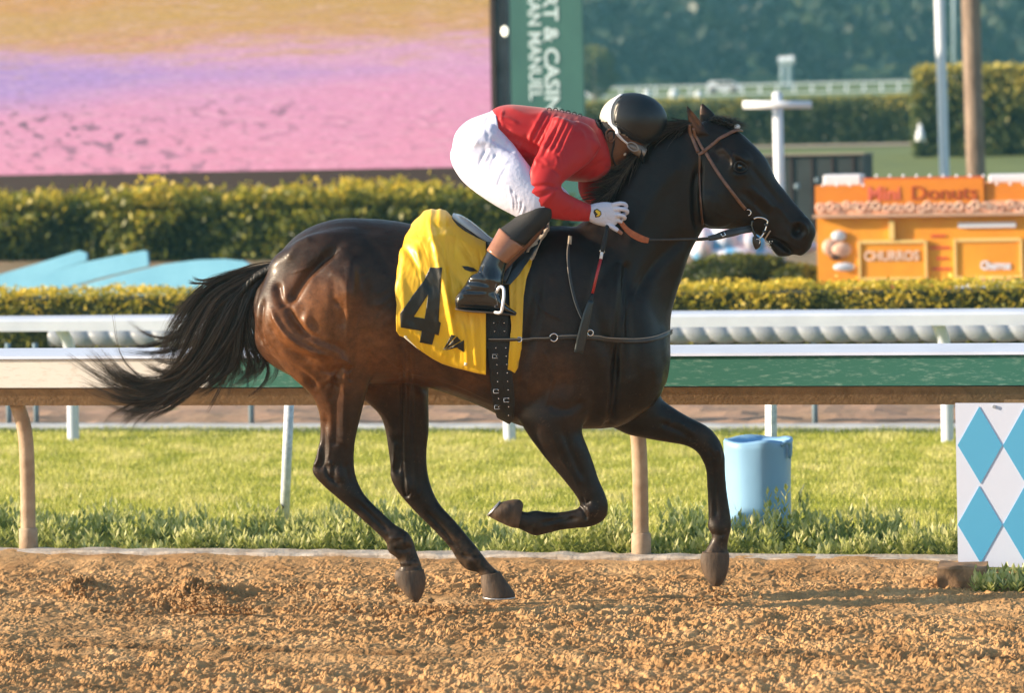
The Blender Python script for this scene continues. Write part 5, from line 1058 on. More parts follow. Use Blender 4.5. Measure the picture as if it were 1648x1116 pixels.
V = [P(UU[q], VV[q] - HU[q] * 150, -.318 * math.copysign(abs(SI[q]) ** .85, SI[q]) - (FO[q] * SI[q] if PH[q] > 0 else 0)) + np.array([0, 0, max(0, CO[q]) * FO[q] * .6]) for q in range(len(UU))]
Fc = [(i * nv + j, i * nv + j + 1, (i + 1) * nv + j + 1, (i + 1) * nv + j) for i in range(nu - 1) for j in range(nv - 1)]
cl = mesh_obj('cloth', V, Fc, M_yel)
if sum(p.normal.y * p.area for p in cl.data.polygons if p.center.y < -.2) > 0: cl.data.flip_normals()
CL_BVH = bvh_of(cl)
adopt(cloth, cl); m = cl.modifiers.new('t', 'SOLIDIFY'); m.thickness = .003; m.offset = -1
M_blk = mat('number_black', (.012, .012, .010), .42, sheen=.1)
conform('number', [([(692, 431), (711, 431), (706, 517), (709.5, 520), (706, 540), (700, 538), (695.5, 555), (675.6, 551), (678.5, 533), (645, 527), (644, 505), (664, 476), (681.7, 452.5)], [[(689, 474), (666, 510), (683.5, 513)]])], CL_BVH, .003, M_blk, cloth, 3, thick=.001)
conform('emblem', [([(712.5, 565), (727, 538.5), (733, 541)], []), ([(714, 564), (735, 541.5), (742, 548.5)], []), ([(715.5, 564.5), (747, 547.5), (747, 567), (735, 559.5)], [])], CL_BVH, .003, M_blk, cloth, 3, thick=.001)
conform('emblem', [([(743, 428.5), (752, 429), (762, 432), (768, 437), (757, 437.5), (748, 434.5)], [])], CL_BVH, .003, M_blk, cloth, 3, thick=.001)
M_pale = mat('white_binding', (.75, .70, .55), .6)
for tp_ in ([(650, 540), (655, 541), (653, 553), (651, 549)], [(748, 583), (752, 584), (751, 589), (747, 588)]): conform('tie', [(tp_, [])], CL_BVH, .004, M_pale, cloth, 3, thick=.001)
# front strip of the cloth, ahead of the girth
conform('cloth_front', [([(852, 412), (856, 424), (846, 452), (841, 480), (839, 520), (836, 560), (831, 590), (826, 598), (817, 593), (819, 560), (822, 524), (819, 480), (818, 462), (830, 440)], [])], BODY_BVH, .020, M_yel, cloth, 4, relief=lambda a, b_: .004 * math.sin(a * .55 + b_ * .02) + .003 * math.sin(b_ * .06), thick=.003)
# ---- saddle
saddle = empty('saddle', tuple(P(800, 390, 0))); tag(saddle, 'small black racing saddle with pale blue grey cantle and black girth', 'saddle')
M_pad = mat('saddle_pad', (.58, .50, .40), .75, var=(.40, .32, .24), scale=14, bump=.4, bscale=60); M_cant = mat('pale_blue_vinyl', (.42, .52, .62), .25, coat=.5); M_flap = mat('saddle_flap', (.012, .013, .016), .3, coat=.4, bump=.2, bscale=50)
Vh, Fh = loft([(731, 343, 728, 356, .05, -.03), (742, 346, 736, 365, .075, -.03), (760, 357, 750, 378, .08, -.03), (778, 372, 768, 388, .07, -.03), (793, 384, 788, 396, .055, -.03), (812, 388, 810, 400, .05, -.03)], 32, 5, (.4, .2)); adopt(saddle, mesh_obj('cantle', Vh, Fh, M_cant))
Vh, Fh = loft([(729, 345, 727, 357, .054, -.03), (741, 351, 735, 368, .08, -.03), (759, 362, 750, 382, .085, -.03), (777, 377, 767, 391, .075, -.03), (794, 390, 788, 398, .06, -.03)], 32, 5, (.4, .2)); Vh = Vh + np.array([.0, .0, -.006]); adopt(saddle, mesh_obj('piping', Vh, Fh, M_flap))
Vh, Fh = loft([(785, 386, 786, 404, .13, 0), (820, 384, 822, 402, .15, 0), (850, 368, 856, 392, .14, 0), (872, 354, 880, 374, .10, 0)], 28, 5, (.3, .3)); adopt(saddle, mesh_obj('seat', Vh, Fh, M_flap))
conform('flap', [([(795, 395), (835, 375), (868, 360), (880, 372), (868, 400), (850, 425), (834, 447), (820, 462), (800, 462), (780, 450), (776, 425)], [])], BODY_BVH, .034, M_flap, saddle, 5, thick=.008, relief=lambda a, b_: .003 * math.sin(a * .2 + b_ * .1))
conform('pad', [([(872, 352), (886, 358), (883, 376), (872, 395), (862, 413), (854, 422), (847, 414), (855, 398), (861, 380), (864, 364)], [])], BODY_BVH, .030, M_pad, saddle, 4, thick=.014, relief=lambda a, b_: .005 * math.sin(b_ * .25 + a * .2) + .003 * math.sin(b_ * .6))
conform('knee_roll', [([(856, 400), (862, 378), (860, 372), (852, 384), (842, 402), (838, 415), (843, 418)], [])], BODY_BVH, .048, M_black, saddle, 4, thick=.008)
mb = MB()
girth = conform('girth', [([(779, 505), (817, 505), (820, 560), (824, 610), (828, 650), (828, 672), (822, 679), (812, 678), (802, 668), (796, 650), (789, 610), (783, 560)], [])], BODY_BVH, .013, M_blackm, saddle, 4, thick=.006)
for (uu, vv_) in [(797 + .085 * (y_ - 560), y_) for y_ in range(520, 655, 13)] + [(813 + .075 * (y_ - 560), y_) for y_ in range(520, 665, 13)]:
    p, n_ = hit(BODY_BVH, uu, vv_, .020); Vh, Fh = ball(p, .0028, 8); o = mesh_obj('stud', Vh, Fh, M_steel); o.data.transform(Matrix.Translation(-Vector(saddle.location))); o.parent = girth
for (uu, vv_) in ((796, 572), (799, 626), (816, 640), (802, 650)):
    c, n_ = hit(BODY_BVH, uu, vv_, .020); a_, b_ = .011, .008; Vh, Fh = tube([c + np.array([x * a_, 0, z * b_]) for x, z in ((-1, -1), (1, -1), (1, 1), (-1, 1), (-1, -1), (0, -1))], .0016, 6); o = mesh_obj('buckle', Vh, Fh, M_steel); o.data.transform(Matrix.Translation(-Vector(saddle.location))); o.parent = girth
strap('stirrup_leather', [(828, 410), (822, 430), (814, 448), (806, 462)], .02, BODY_BVH, .075, M_dleather, saddle, 4)
sy = -.40
stp = [(803, 505, sy + .01), (797, 503, sy - .01), (806, 503, sy - .03), (809, 492, sy - .035), (811, 475, sy - .03), (810, 464, sy - .02), (805, 462, sy - .01), (800, 468, sy + .0), (796, 477, sy + .03), (795, 482, sy + .05)]
Vh, Fh = tube(catmull([P(*q) for q in stp], 5), .0065, 10); adopt(saddle, mesh_obj('stirrup', Vh, Fh, M_steel if False else mat('stirrup_alloy', (.82, .84, .88), .25, metal=.3)))
# ---- breast strap
bp_ = empty('breastplate', tuple(P(930, 545, -.2))); tag(bp_, 'thin dark leather breast strap with steel rings across the horse\'s chest', 'breast strap')
strap('strap', [(786, 546), (815, 546), (835, 546), (860, 545), (886, 544)], .014, BODY_BVH, .024, M_dleather, bp_)
strap('strap', [(896, 543), (930, 542), (960, 544), (990, 547), (1020, 549), (1045, 547), (1066, 541), (1077, 534)], .022, BODY_BVH, .012, M_dleather, bp_)
strap('stitched_edge', [(896, 541), (930, 540), (960, 541), (990, 544), (1020, 546), (1045, 544), (1066, 537), (1077, 531)], .0035, BODY_BVH, .0165, M_stitch, bp_, th=.0015)
strap('stitched_edge', [(786, 545), (815, 545), (860, 544), (884, 543)], .003, BODY_BVH, .0285, M_stitch, bp_, th=.0015)
strap('neck_strap', [(917, 386), (914, 402), (914, 425), (918, 455), (925, 485), (934, 508), (944, 528), (951, 538)], .013, BODY_BVH, .012, M_dleather, bp_)
strap('stitched_edge', [(916, 390), (912.5, 405), (912.5, 427), (916, 455), (923, 485), (932, 508), (942, 527)], .003, BODY_BVH, .0165, M_stitch, bp_, th=.0015)
strap('keeper', [(917, 384), (916.5, 389), (916, 396)], .016, BODY_BVH, .014, M_pad, bp_)
for (a_, b_, r_) in ((891, 543, .016), (948, 536, .012), (834, 546, .010)): ring('ring', hit(BODY_BVH, a_, b_, .022)[0], r_, .0028, M_steel, bp_)
# ---- bridle
br_ = empty('bridle', tuple(P(1150, 300, -.1))); tag(br_, 'brown leather bridle with steel bit and long reins on the horse\'s head', 'bridle')
M_reinb = mat('bridle_leather', (.22, .10, .055), .32, var=(.12, .05, .03), scale=50, coat=.35)
strap('headpiece', [(1112, 200), (1112.5, 212), (1117, 228), (1124, 246)], .016, BODY_BVH, .009, M_reinb, br_, th=.004); strap('headpiece', [(1117, 206), (1121, 220), (1127, 233), (1134, 244)], .012, BODY_BVH, .013, M_reinb, br_, th=.004)
strap('browband', [(1124, 249), (1131, 246), (1141, 237), (1153, 226), (1168, 218), (1182, 213), (1192, 213)], .014, BODY_BVH, .011, M_reinb, br_, th=.005)
strap('cheekpiece', [(1135, 244), (1146, 263), (1160, 285), (1175, 306), (1188, 323), (1199, 336)], .014, BODY_BVH, .007, M_reinb, br_)
strap('throatlatch', [(1126, 248), (1127, 275), (1128, 305), (1130, 335), (1132, 360)], .010, BODY_BVH, .006, M_leather, br_)
strap('poll_cover', [(1150, 196), (1160, 196), (1172, 200), (1182, 204)], [.02, .03, .03, .02], BODY_BVH, .012, M_black, br_, th=.01)
mbl = MB(); mbl.add(*ellip(1186, 204, 6, 5, 0, .02, n=14)); mbl.obj('browband_pad', mat('white_fleece', (.75, .78, .82), .9), br_, smooth=True)
c = hit(BODY_BVH, 1203, 341, .010)[0]; ring('buckle', c, .0125, .0022, M_steel, br_, arc=(-1.9, 1.6), rot=.4)
cb = hit(BODY_BVH, 1224, 362, .016)[0]
kx = 1 / 375
bitp = [P(a_, b_, cb[1]) for a_, b_ in ((1213, 352), (1219, 350), (1228, 351), (1235, 356), (1233, 366), (1229, 376), (1223, 383), (1217, 384))]
Vh, Fh = tube(catmull(bitp, 5), .0038, 10); adopt(br_, mesh_obj('bit_ring', Vh, Fh, M_steel))
Vh, Fh = tube(catmull([P(a_, b_, cb[1] - .004) for a_, b_ in ((1211, 355), (1210, 366), (1214, 376), (1218, 384))], 5), .0055, 10); adopt(br_, mesh_obj('bit_guard', Vh, Fh, M_black))
for (a_, b_) in ((1233, 362), (1230, 373)): Vh, Fh = tube([P(a_ - 3, b_ - 1, cb[1] - .002), P(a_ + 3, b_ + 1, cb[1] - .002)], .0062, 10); adopt(br_, mesh_obj('bit_collar', Vh, Fh, M_black))
Vh, Fh = loft([(1217, 379, 1211, 383, .010, cb[1]), (1224, 386, 1211, 390, .014, cb[1]), (1224, 396, 1213, 397, .012, cb[1]), (1219, 401, 1215, 401, .006, cb[1])], 14, 4, (.3, .3)); adopt(br_, mesh_obj('chin_strap', Vh, Fh, M_dleather))
ring('ring', P(1219, 389, cb[1] - .014), .011, .002, M_steel, br_, arc=(-1, 2))
strap('noseband', [(1240, 371), (1236, 377), (1232, 384), (1236, 389)], .006, BODY_BVH, .004, M_pad, br_)
foam = MB()
for i in range(26): foam.add(*ball(P(1236 + random.gauss(0, 3), 388 + abs(random.gauss(0, 5)), cb[1] + .01 + random.gauss(0, .004)), random.uniform(.001, .0035), 8))
fo = foam.obj('foam', mat('foam', (.8, .78, .7), .3, trans=.2), smooth=True); adopt(br_, fo)
def rein(name, pts, wd, mt, th=.004):
    c = catmull([P(*q) for q in pts], 6); nr = np.tile([0.15, -1.0, .15], (len(c), 1)); strap(name, None, wd, None, 0, mt, br_, pts3=(c, nr), th=th)
rein('rein', [(1209, 370, cb[1] - .004), (1190, 373, -.125), (1172, 377, -.15), (1150, 382, -.165), (1140, 384, -.17)], [.022, .024, .028, .020], M_dleather, .005)
rein('rein', [(1209, 365, cb[1] + .01), (1190, 368, -.11), (1165, 374, -.14), (1150, 380, -.16)], [.012, .014, .014], M_dleather, .004)
strap('buckle_loop', None, .004, None, 0, M_steel, br_, pts3=(np.array([P(1160, 376, -.165), P(1163, 381, -.166), P(1168, 378, -.166), P(1165, 374, -.165)]), np.tile([0, -1., .1], (4, 1))), th=.002)
rein('rein', [(1145, 383, -.168), (1120, 384.5, -.185), (1090, 385.5, -.20), (1064, 386, -.21), (1042, 386, -.215)], .009, M_dleather, .0045)
M_rub = mat('orange_rubber_grip', (.50, .13, .035), .45, var=(.38, .09, .025), scale=40, bump=.4, bscale=200)
rein('rein_grip', [(1044, 387, -.215), (1034, 384, -.216), (1021, 378, -.217), (1008, 369, -.215), (999, 358, -.21), (992, 350, -.205)], [.020, .026, .022, .018], M_rub, .006)
rein('rein_grip', [(1043, 390, -.218), (1032, 388, -.222), (1018, 381, -.223), (1006, 371, -.22)], [.008, .010, .009], M_rub, .005)
rein('rein', [(1209, 370, .07), (1160, 382, .12), (1060, 388, .16), (1000, 362, .14)], .012, M_dleather)
# ================================================================== JOCKEY
jock = empty('person', tuple(P(850, 380, 0))); tag(jock, 'jockey in red jersey, white breeches and black helmet crouching over the horse\'s neck', 'person')
jock.location = (float(P(850, 380)[0]), 0, float(P(850, 380)[2]))
M_skin = mat('skin', (.17, .075, .042), .5, var=(.13, .058, .033), scale=30);  # skin colour darkened to deepen the shade on the face
def hp(c_, f_): return (983 + c_ * .84 + f_ * .54, 221 - c_ * .54 + f_ * .84)
def hst(c_, b_, f_, w, y0=0):
    A = hp(c_, f_); B = hp(c_, b_); return (A[0], A[1], B[0], B[1], w, y0)
HY = -.03
skull = loft([hst(-36, 14, 34, .024, HY), hst(-30, 4, 40, .040, HY), hst(-22, -6, 41, .052, HY), hst(-12, -14, 41, .060, HY), hst(0, -26, 41, .068, HY), hst(12, -32, 38, .072, HY), hst(25, -34, 42, .075, HY), hst(45, -32, 40, .074, HY), hst(62, -20, 30, .060, HY)], 28, 5, (.2, .4))
nose = loft([hst(4, 34, 42, .010, HY), hst(-4, 34, 48, .013, HY), hst(-10, 34, 52, .017, HY), hst(-14, 34, 46, .014, HY)], 14, 4, (.3, .3))
lips_ = loft([hst(-17, 36, 43, .024, HY), hst(-20, 34, 45, .022, HY), hst(-23, 36, 42, .022, HY), hst(-26, 34, 44, .018, HY)], 14, 4, (.3, .3))
neckj = loft([(930, 190, 960, 245, .065, HY), (955, 197, 985, 250, .062, HY), (975, 205, 1003, 250, .058, HY)], 24, 4, (.2, .2))
trunk = loft([(795, 186, 806, 232, .12, 0), (835, 178, 850, 250, .13, 0), (880, 184, 900, 262, .15, 0), (925, 192, 945, 270, .15, 0), (955, 200, 975, 255, .09, 0)], 28, 4, (.2, .2))
def limb(pts, n=18): return loft(pts, n, 4, (.2, .2))
arm_n = limb([(900, 208, 955, 240, .045, -.19), (872, 260, 912, 275, .038, -.25), (850, 300, 892, 302, .034, -.27), (850, 326, 896, 314, .033, -.28), (905, 350, 918, 325, .03, -.25), (948, 352, 951, 333, .024, -.22)])
arm_f = limb([(925, 215, 965, 245, .045, .18), (928, 270, 965, 275, .036, .22), (935, 300, 962, 318, .032, .22), (950, 312, 968, 328, .024, .18), (966, 314, 975, 328, .022, .15)])
hand_f = loft([(966, 316, 972, 328, .018, .15), (978, 315, 980, 330, .030, .13), (990, 317, 990, 331, .028, .12)], 14, 3, (.2, .3))
def finger(pts, r): Vh, Fh = tube(catmull([P(*q) for q in pts], 4), np.interp(np.linspace(0, 1, (len(pts) - 1) * 4 + 1), [0, .6, 1], [r, r * .92, r * .75]), 10); return Vh, Fh
fings_f = [finger([(986, 318, .11 - k * .018), (998, 320 + k, .10 - k * .018), (1003, 328 + k, .09 - k * .018), (998, 334, .085 - k * .018)], .0085) for k in range(4)] + [finger([(975, 318, .10), (984, 312, .085), (993, 311, .075)], .0095)]
def leg_in(y, yk): return limb([(775, 210, 755, 250, .05, y), (805, 240, 770, 278, .05, y * 1.2), (832, 268, 792, 302, .045, yk * .78), (858, 294, 822, 326, .045, yk * .92), (874, 308, 846, 340, .042, yk), (893, 322, 872, 355, .045, yk), (870, 378, 838, 360, .04, yk), (824, 425, 796, 405, .032, yk * 1.05), (806, 450, 778, 440, .03, yk * 1.1)])
jb = remesh([skull, nose, lips_, neckj, trunk, arm_n, arm_f, hand_f, leg_in(-.10, -.27), leg_in(.10, .27)] + fings_f + [loft([(760, 205, 775, 270, .12, 0), (800, 190, 810, 260, .12, 0)], 20, 4, (.4, .3))], .0055)
V, E = me_np(jb); V = smooth(V, E, 4, .5); set_co(jb, V); me_obj('body', jb, M_skin, jock)
# ear
def earj(yy):
    c = catmull([(983, 229), (977, 224), (975, 214), (981, 208), (989, 210), (991, 218), (987, 226), (983, 229)], 4); Vh, Fh = tube([P(a_, b_, yy) for a_, b_ in c], .0045, 8); return Vh, Fh
for yy in (HY - .072, HY + .072):
    mb = MB(); mb.add(*earj(yy)); mb.add(*ellip(983, 218, 6.5, 9, yy + (.004 if yy < 0 else -.004), .006)); Vh, Fh = tube(catmull([P(980, 226, yy - .004), P(981, 218, yy - .004), P(986, 213, yy - .003)], 4), .003, 8); mb.add(Vh, Fh); adopt(jock, mb.obj('ear', M_skin, smooth=True))
M_eyew = mat('eye_white', (.6, .58, .55), .2)
for sgn in (-1, 1):
    c = P(*hp(4, 34), HY + sgn * .032); Vh, Fh = ball(c, .009, 14); adopt(jock, mesh_obj('eye', Vh, Fh, M_eyew))
# hair at the nape
mb = MB(); mb.add(*loft([hst(-6, -24, 6, .070, HY), hst(8, -33, 8, .076, HY), hst(24, -37, 8, .079, HY)], 24, 4, (.2, .2))); adopt(jock, mb.obj('hair', mat('short_dark_hair', (.012, .009, .008), .7, bump=1, bscale=220), smooth=True))
# helmet
M_helm = mat('helmet_cover', (.010, .012, .016), .42, var=(.010, .012, .015), scale=20, bump=.08, bscale=20, coat=.12); M_shell = mat('helmet_rim', (.60, .56, .48), .5, var=(.48, .44, .38), scale=30)
V1, F1 = ellip(1019, 192.5, 54, 42.5, HY, .100, rot=.10, n=72); V1 = np.array(V1)
def sub_mesh(V, Fc, keep): 
    keepf = [f for f in Fc if keep[list(f)].all()]; used = sorted({i for f in keepf for i in f}); mp_ = {o: k for k, o in enumerate(used)}
    return V[used], [tuple(mp_[i] for i in f) for f in keepf]
hu, hv = proj(V1); hc = (hu - 983) * .84 - (hv - 221) * .54; hf = (hu - 983) * .54 + (hv - 221) * .84; inside = hc > np.clip(13 + .42 * hf, -2, 60)
V2, F2 = sub_mesh(V1, F1, inside); ho = mesh_obj('helmet', V2, [f[::-1] for f in F2], M_shell); m = ho.modifiers.new('t', 'SOLIDIFY'); m.thickness = .006; m.offset = -1; adopt(jock, ho)
cc_ = P(1019, 192.5, HY); V3 = cc_ + (V1 - cc_) * 1.022; lim = np.interp(hv, [150, 172, 192, 208, 225], [1000, 990, 987.5, 992, 1008])
V2, F2 = sub_mesh(V3, F1, (hu > lim) & (hc > np.clip(15 + .42 * hf, 2, 60))); cv_ = mesh_obj('helmet_cover', V2, [f[::-1] for f in F2], M_helm); m = cv_.modifiers.new('t', 'SOLIDIFY'); m.thickness = .003; m.offset = -1; cv_.data.transform(Matrix.Translation(-Vector(jock.location))); cv_.parent = ho
HB = bvh_of(ho)
# seam and peak
def onhelm(path, off): return [hit(HB, a_, b_, off, HY - .1) for a_, b_ in catmull(path, 5)]
Hh = onhelm([(989, 198), (998, 203), (1010, 211), (1024, 220), (1040, 227)], .002); Vh, Fh = tube([h[0] for h in Hh], .003, 8); o = mesh_obj('seam', Vh, Fh, M_blackm); o.data.transform(Matrix.Translation(-Vector(jock.location))); o.parent = ho
Vh, Fh = loft([hst(30, 38, 46, .07, HY), hst(26, 40, 60, .066, HY), hst(22, 44, 66, .05, HY)], 22, 4, (.2, .2)); o = mesh_obj('peak', Vh, Fh, M_helm); o.data.transform(Matrix.Translation(-Vector(jock.location))); o.parent = ho
# goggles with white strap
M_elast = mat('white_elastic', (.80, .82, .88), .7); M_gog = mat('goggle_lens', (.25, .22, .20), .08, coat=.5)
gp = [(1000, 153.5), (991, 160), (984, 170), (981, 182), (982, 194), (986, 205), (993, 215), (1002, 225), (1010, 231)]
c = np.array([hit(HB, a_, b_, .004, HY - .1)[0] if b_ < 212 else P(a_, b_, -.128 + .0012 * (b_ - 212)) for a_, b_ in catmull(gp, 6)]); c[1:-1] = (c[:-2] + c[1:-1] + c[2:]) / 3; c[1:-1] = (c[:-2] + c[1:-1] + c[2:]) / 3; cen = P(1012, 195, HY); nr = c - cen; wds = [.018, .024, .026, .025, .018, .012, .009]
go = None
def strap_j(name, c, nr, wd, mt, th):
    global go
    o = strap(name, None, wd, None, 0, mt, jock, pts3=(c, nr), th=th); return o
strap_j('goggle_strap', c, nr, wds, M_elast, .003)
Vh, Fh = tube([P(1001, 223, -.112), P(1005, 227, -.109)], .0045, 8); adopt(jock, mesh_obj('strap_clip', Vh, Fh, M_steel))
mb = MB(); mb.add(*loft([(1008, 229, 1005, 234, .06, HY), (1018, 228, 1010, 242, .070, HY), (1030, 231, 1021, 250, .070, HY), (1041, 238, 1032, 256, .060, HY)], 24, 4, (.2, .3))); adopt(jock, mb.obj('goggles', M_gog, smooth=True))
Vh, Fh = tube(catmull([P(1009, 231, -.103), P(1016, 229, -.106), P(1024, 233, -.106), P(1027, 241, -.105), P(1020, 243, -.106), P(1012, 238, -.105), P(1009, 231, -.103)], 4), .003, 8); adopt(jock, mesh_obj('goggle_frame', Vh, Fh, mat('goggle_frame', (.35, .33, .32), .3, metal=.4)))
# chin strap
Vh, Fh = tube(catmull([P(988, 212, -.104), P(988, 230, -.10), P(985, 250, -.09), P(990, 266, -.06)], 5), .004, 8); adopt(jock, mesh_obj('chin_strap', Vh, Fh, M_blackm))
# ---- jersey
M_red = bpy.data.materials.new('red_jersey'); M_red.use_nodes = True; t = M_red.node_tree; b = t.nodes['Principled BSDF']; b.inputs['Base Color'].default_value = (.44, .013, .018, 1); b.inputs['Roughness'].default_value = .5; b.inputs['Sheen Weight'].default_value = .15; b.inputs['Specular IOR Level'].default_value = .35
Jst = [(789, 180, 800, 244, .135, 0), (800, 172, 806, 250, .15, 0), (822, 168, 832, 268, .158, 0), (857, 171, 872, 283, .165, 0), (890, 175, 905, 290, .178, 0), (915, 180, 935, 293, .182, 0), (938, 186, 962, 290, .165, 0), (954, 191, 980, 278, .125, -.01), (963, 196, 986, 262, .08, -.02)]
jt = loft(Jst, 40, 5, (.05, .1))
sh_n = ellip(926, 232, 38, 38, -.155, .065); sh_f = ellip(932, 236, 36, 34, .15, .065)
an = loft([(890, 188, 968, 236, .062, -.165), (876, 222, 948, 262, .066, -.20), (863, 250, 922, 282, .062, -.235), (849, 285, 904, 297, .056, -.265), (842, 312, 905, 303, .052, -.28), (849, 338, 904, 304, .050, -.285), (876, 350, 908, 308, .046, -.275), (907, 355, 928, 319, .040, -.25), (932, 357, 942, 325, .034, -.23), (951, 357, 953, 329, .029, -.215)], 30, 6, (.25, .02))
af = loft([(915, 205, 985, 250, .062, .16), (925, 250, 988, 268, .058, .20), (929, 285, 975, 295, .05, .22), (931, 308, 968, 312, .046, .22), (940, 325, 968, 312, .04, .20), (955, 332, 972, 317, .03, .17)], 24, 5, (.25, .05))
jm = remesh([jt, sh_n, sh_f, an, af], .0055); V, E = me_np(jm); V = smooth(V, E, 10, .5); set_co(jm, V); N = normals(jm); u, v = proj(V); near = np.clip(-N[:, 1] * 1.5 + .25, 0, 1); disp = np.zeros(len(V))
# wrinkles gathered behind the shoulder, at the elbow, waist and across the back
for k in range(7): x = 850 + k * 8; stroke([(x + 28, 176 + k * 3), (x + 16, 195 + k * 4), (x + 5, 215 + k * 5), (x + 1, 232 + k * 3)], 2.8, .007 if k % 2 == 0 else .005)
for k in range(6): x = 856 + k * 8; stroke([(x + 24, 186 + k * 3), (x + 12, 205 + k * 4), (x + 3, 224 + k * 4)], 2.2, -.006)
stroke([(886, 212), (874, 235), (862, 262), (852, 285)], 4, .006); stroke([(898, 205), (884, 230), (872, 255)], 3, -.006)
stroke([(845, 306), (860, 300), (880, 298), (900, 303)], 2.6, -.008); stroke([(846, 315), (862, 308), (882, 305)], 2.4, .005); stroke([(849, 323), (868, 318), (886, 309)], 2.4, -.005); stroke([(900, 300), (880, 322), (862, 340)], 3, .004)
stroke([(868, 268), (890, 272), (903, 284)], 3, -.005); stroke([(795, 210), (820, 222), (850, 232), (870, 250)], 6, -.008); stroke([(800, 185), (808, 200), (822, 212)], 3.5, -.006); stroke([(800, 240), (825, 245), (850, 255)], 4, .005); stroke([(790, 195), (812, 190), (835, 200)], 3, .004); stroke([(810, 176), (806, 192), (812, 205)], 2.5, .005)
stroke([(930, 285), (948, 270), (968, 262), (980, 255)], 3, -.005); stroke([(940, 292), (960, 282), (975, 270)], 3, .005); stroke([(905, 300), (925, 270), (935, 240)], 8, -.004)
stroke([(905, 345), (920, 335), (925, 324)], 2.2, -.003); stroke([(925, 350), (932, 340), (934, 328)], 2, -.003); stroke([(939, 352), (943, 342), (943, 331)], 2, .003)
stroke([(815, 172), (850, 185), (880, 182)], 5, .004); stroke([(905, 190), (930, 200), (950, 215)], 5, .003); stroke([(935, 205), (950, 225), (955, 250)], 5, -.004)
rng2 = random.Random(5)
for k in range(26):
    a_ = rng2.uniform(800, 950); b_ = rng2.uniform(185, 270); an_ = rng2.gauss(1.0, .5); L = rng2.uniform(12, 30); stroke([(a_, b_), (a_ + L * .5 * math.cos(an_), b_ + L * .5 * math.sin(an_) * rng2.uniform(.6, 1.2)), (a_ + L * math.cos(an_ + .3), b_ + L * math.sin(an_ + .3))], rng2.uniform(1.8, 3.2), rng2.choice([-.0025, .0025]))
V = V + N * disp[:, None]; V = smooth(V, E, 1, .5); set_co(jm, V); JBV = bvh_of(jm); me_obj('jersey', jm, M_red, jock)
conform('collar', [([(957, 192), (966, 190), (984, 207), (980, 214), (972, 212), (962, 204)], [])], JBV, .006, M_blackm, jock, 4, thick=.006)
# black lettering across the upper back, seen edge on
for k, (a_, b_) in enumerate([(884, 177.5), (894, 178), (904, 180), (914, 182), (924, 184.5), (933, 187)]): ring('back_lettering', hit(JBV, a_, b_, .003)[0], .008, .0022, M_blk, jock, sx=1.1, rot=-.2)
# ---- breeches
M_brc = mat('white_breeches', (.66, .68, .86), .55, bump=.25, bscale=60, sheen=.1)
pel = loft([(796, 177, 822, 262, .135, 0), (776, 184, 812, 280, .158, 0), (752, 194, 800, 296, .170, 0), (733, 214, 790, 300, .160, 0, 2.2), (727, 240, 770, 300, .12, 0)], 36, 5, (.1, .45))
def thigh(y, yk): return loft([(800, 196, 728, 268, .095, y), (822, 225, 744, 292, .098, y * 1.2), (846, 258, 768, 312, .092, yk * .78), (868, 285, 800, 333, .082, yk * .92), (888, 305, 830, 349, .070, yk), (899, 322, 838, 355, .060, yk * 1.02)], 30, 5, (.3, .12))
bm_ = remesh([pel, thigh(-.105, -.265), thigh(.105, .30), loft([(880, 285, 860, 330, .06, .28), (905, 300, 880, 345, .06, .30), (924, 322, 905, 350, .05, .30)], 20, 4, (.2, .3))], .0055); V, E = me_np(bm_); V = smooth(V, E, 12, .5); set_co(bm_, V); N = normals(bm_); u, v = proj(V); near = np.clip(-N[:, 1] * 1.5 + .2, 0, 1); disp = np.zeros(len(V))
stroke([(792, 225), (806, 232), (830, 245)], 4, -.008); stroke([(783, 240), (775, 256), (772, 270)], 2.4, -.005); stroke([(800, 245), (792, 262), (788, 276)], 2.4, -.005); stroke([(788, 243), (780, 260)], 2.4, .004); stroke([(760, 230), (780, 228), (800, 236)], 4, .004); stroke([(815, 268), (806, 285), (800, 300)], 2.5, -.004)
for k in range(7): stroke([(818 + k * 4, 300 + k * 5), (824 + k * 3, 318 + k * 3), (826 + k * 2, 340 + k)], 2.2, .004 * (-1) ** k)
stroke([(745, 225), (762, 238), (790, 240)], 5, -.005); stroke([(735, 260), (760, 262), (785, 272)], 4, .003); stroke([(790, 182), (782, 200), (786, 222)], 3, -.004)
for k in range(16):
    a_ = rng2.uniform(745, 820); b_ = rng2.uniform(205, 300); an_ = rng2.gauss(1.9, .4); L = rng2.uniform(10, 26); stroke([(a_, b_), (a_ + L * .5 * math.cos(an_), b_ + L * .5 * math.sin(an_)), (a_ + L * math.cos(an_ + .2), b_ + L * math.sin(an_ + .2))], 2.2, rng2.choice([-.002, .002]))
V = V + N * disp[:, None]; V = smooth(V, E, 1, .5); set_co(bm_, V); BBV = bvh_of(bm_); me_obj('breeches', bm_, M_brc, jock)
Vh, Fh = loft([(797, 176, 808, 240, .150, 0), (790, 178, 800, 244, .152, 0)], 36, 4, (.02, .02)); adopt(jock, mesh_obj('waistband', Vh, Fh, M_brc))
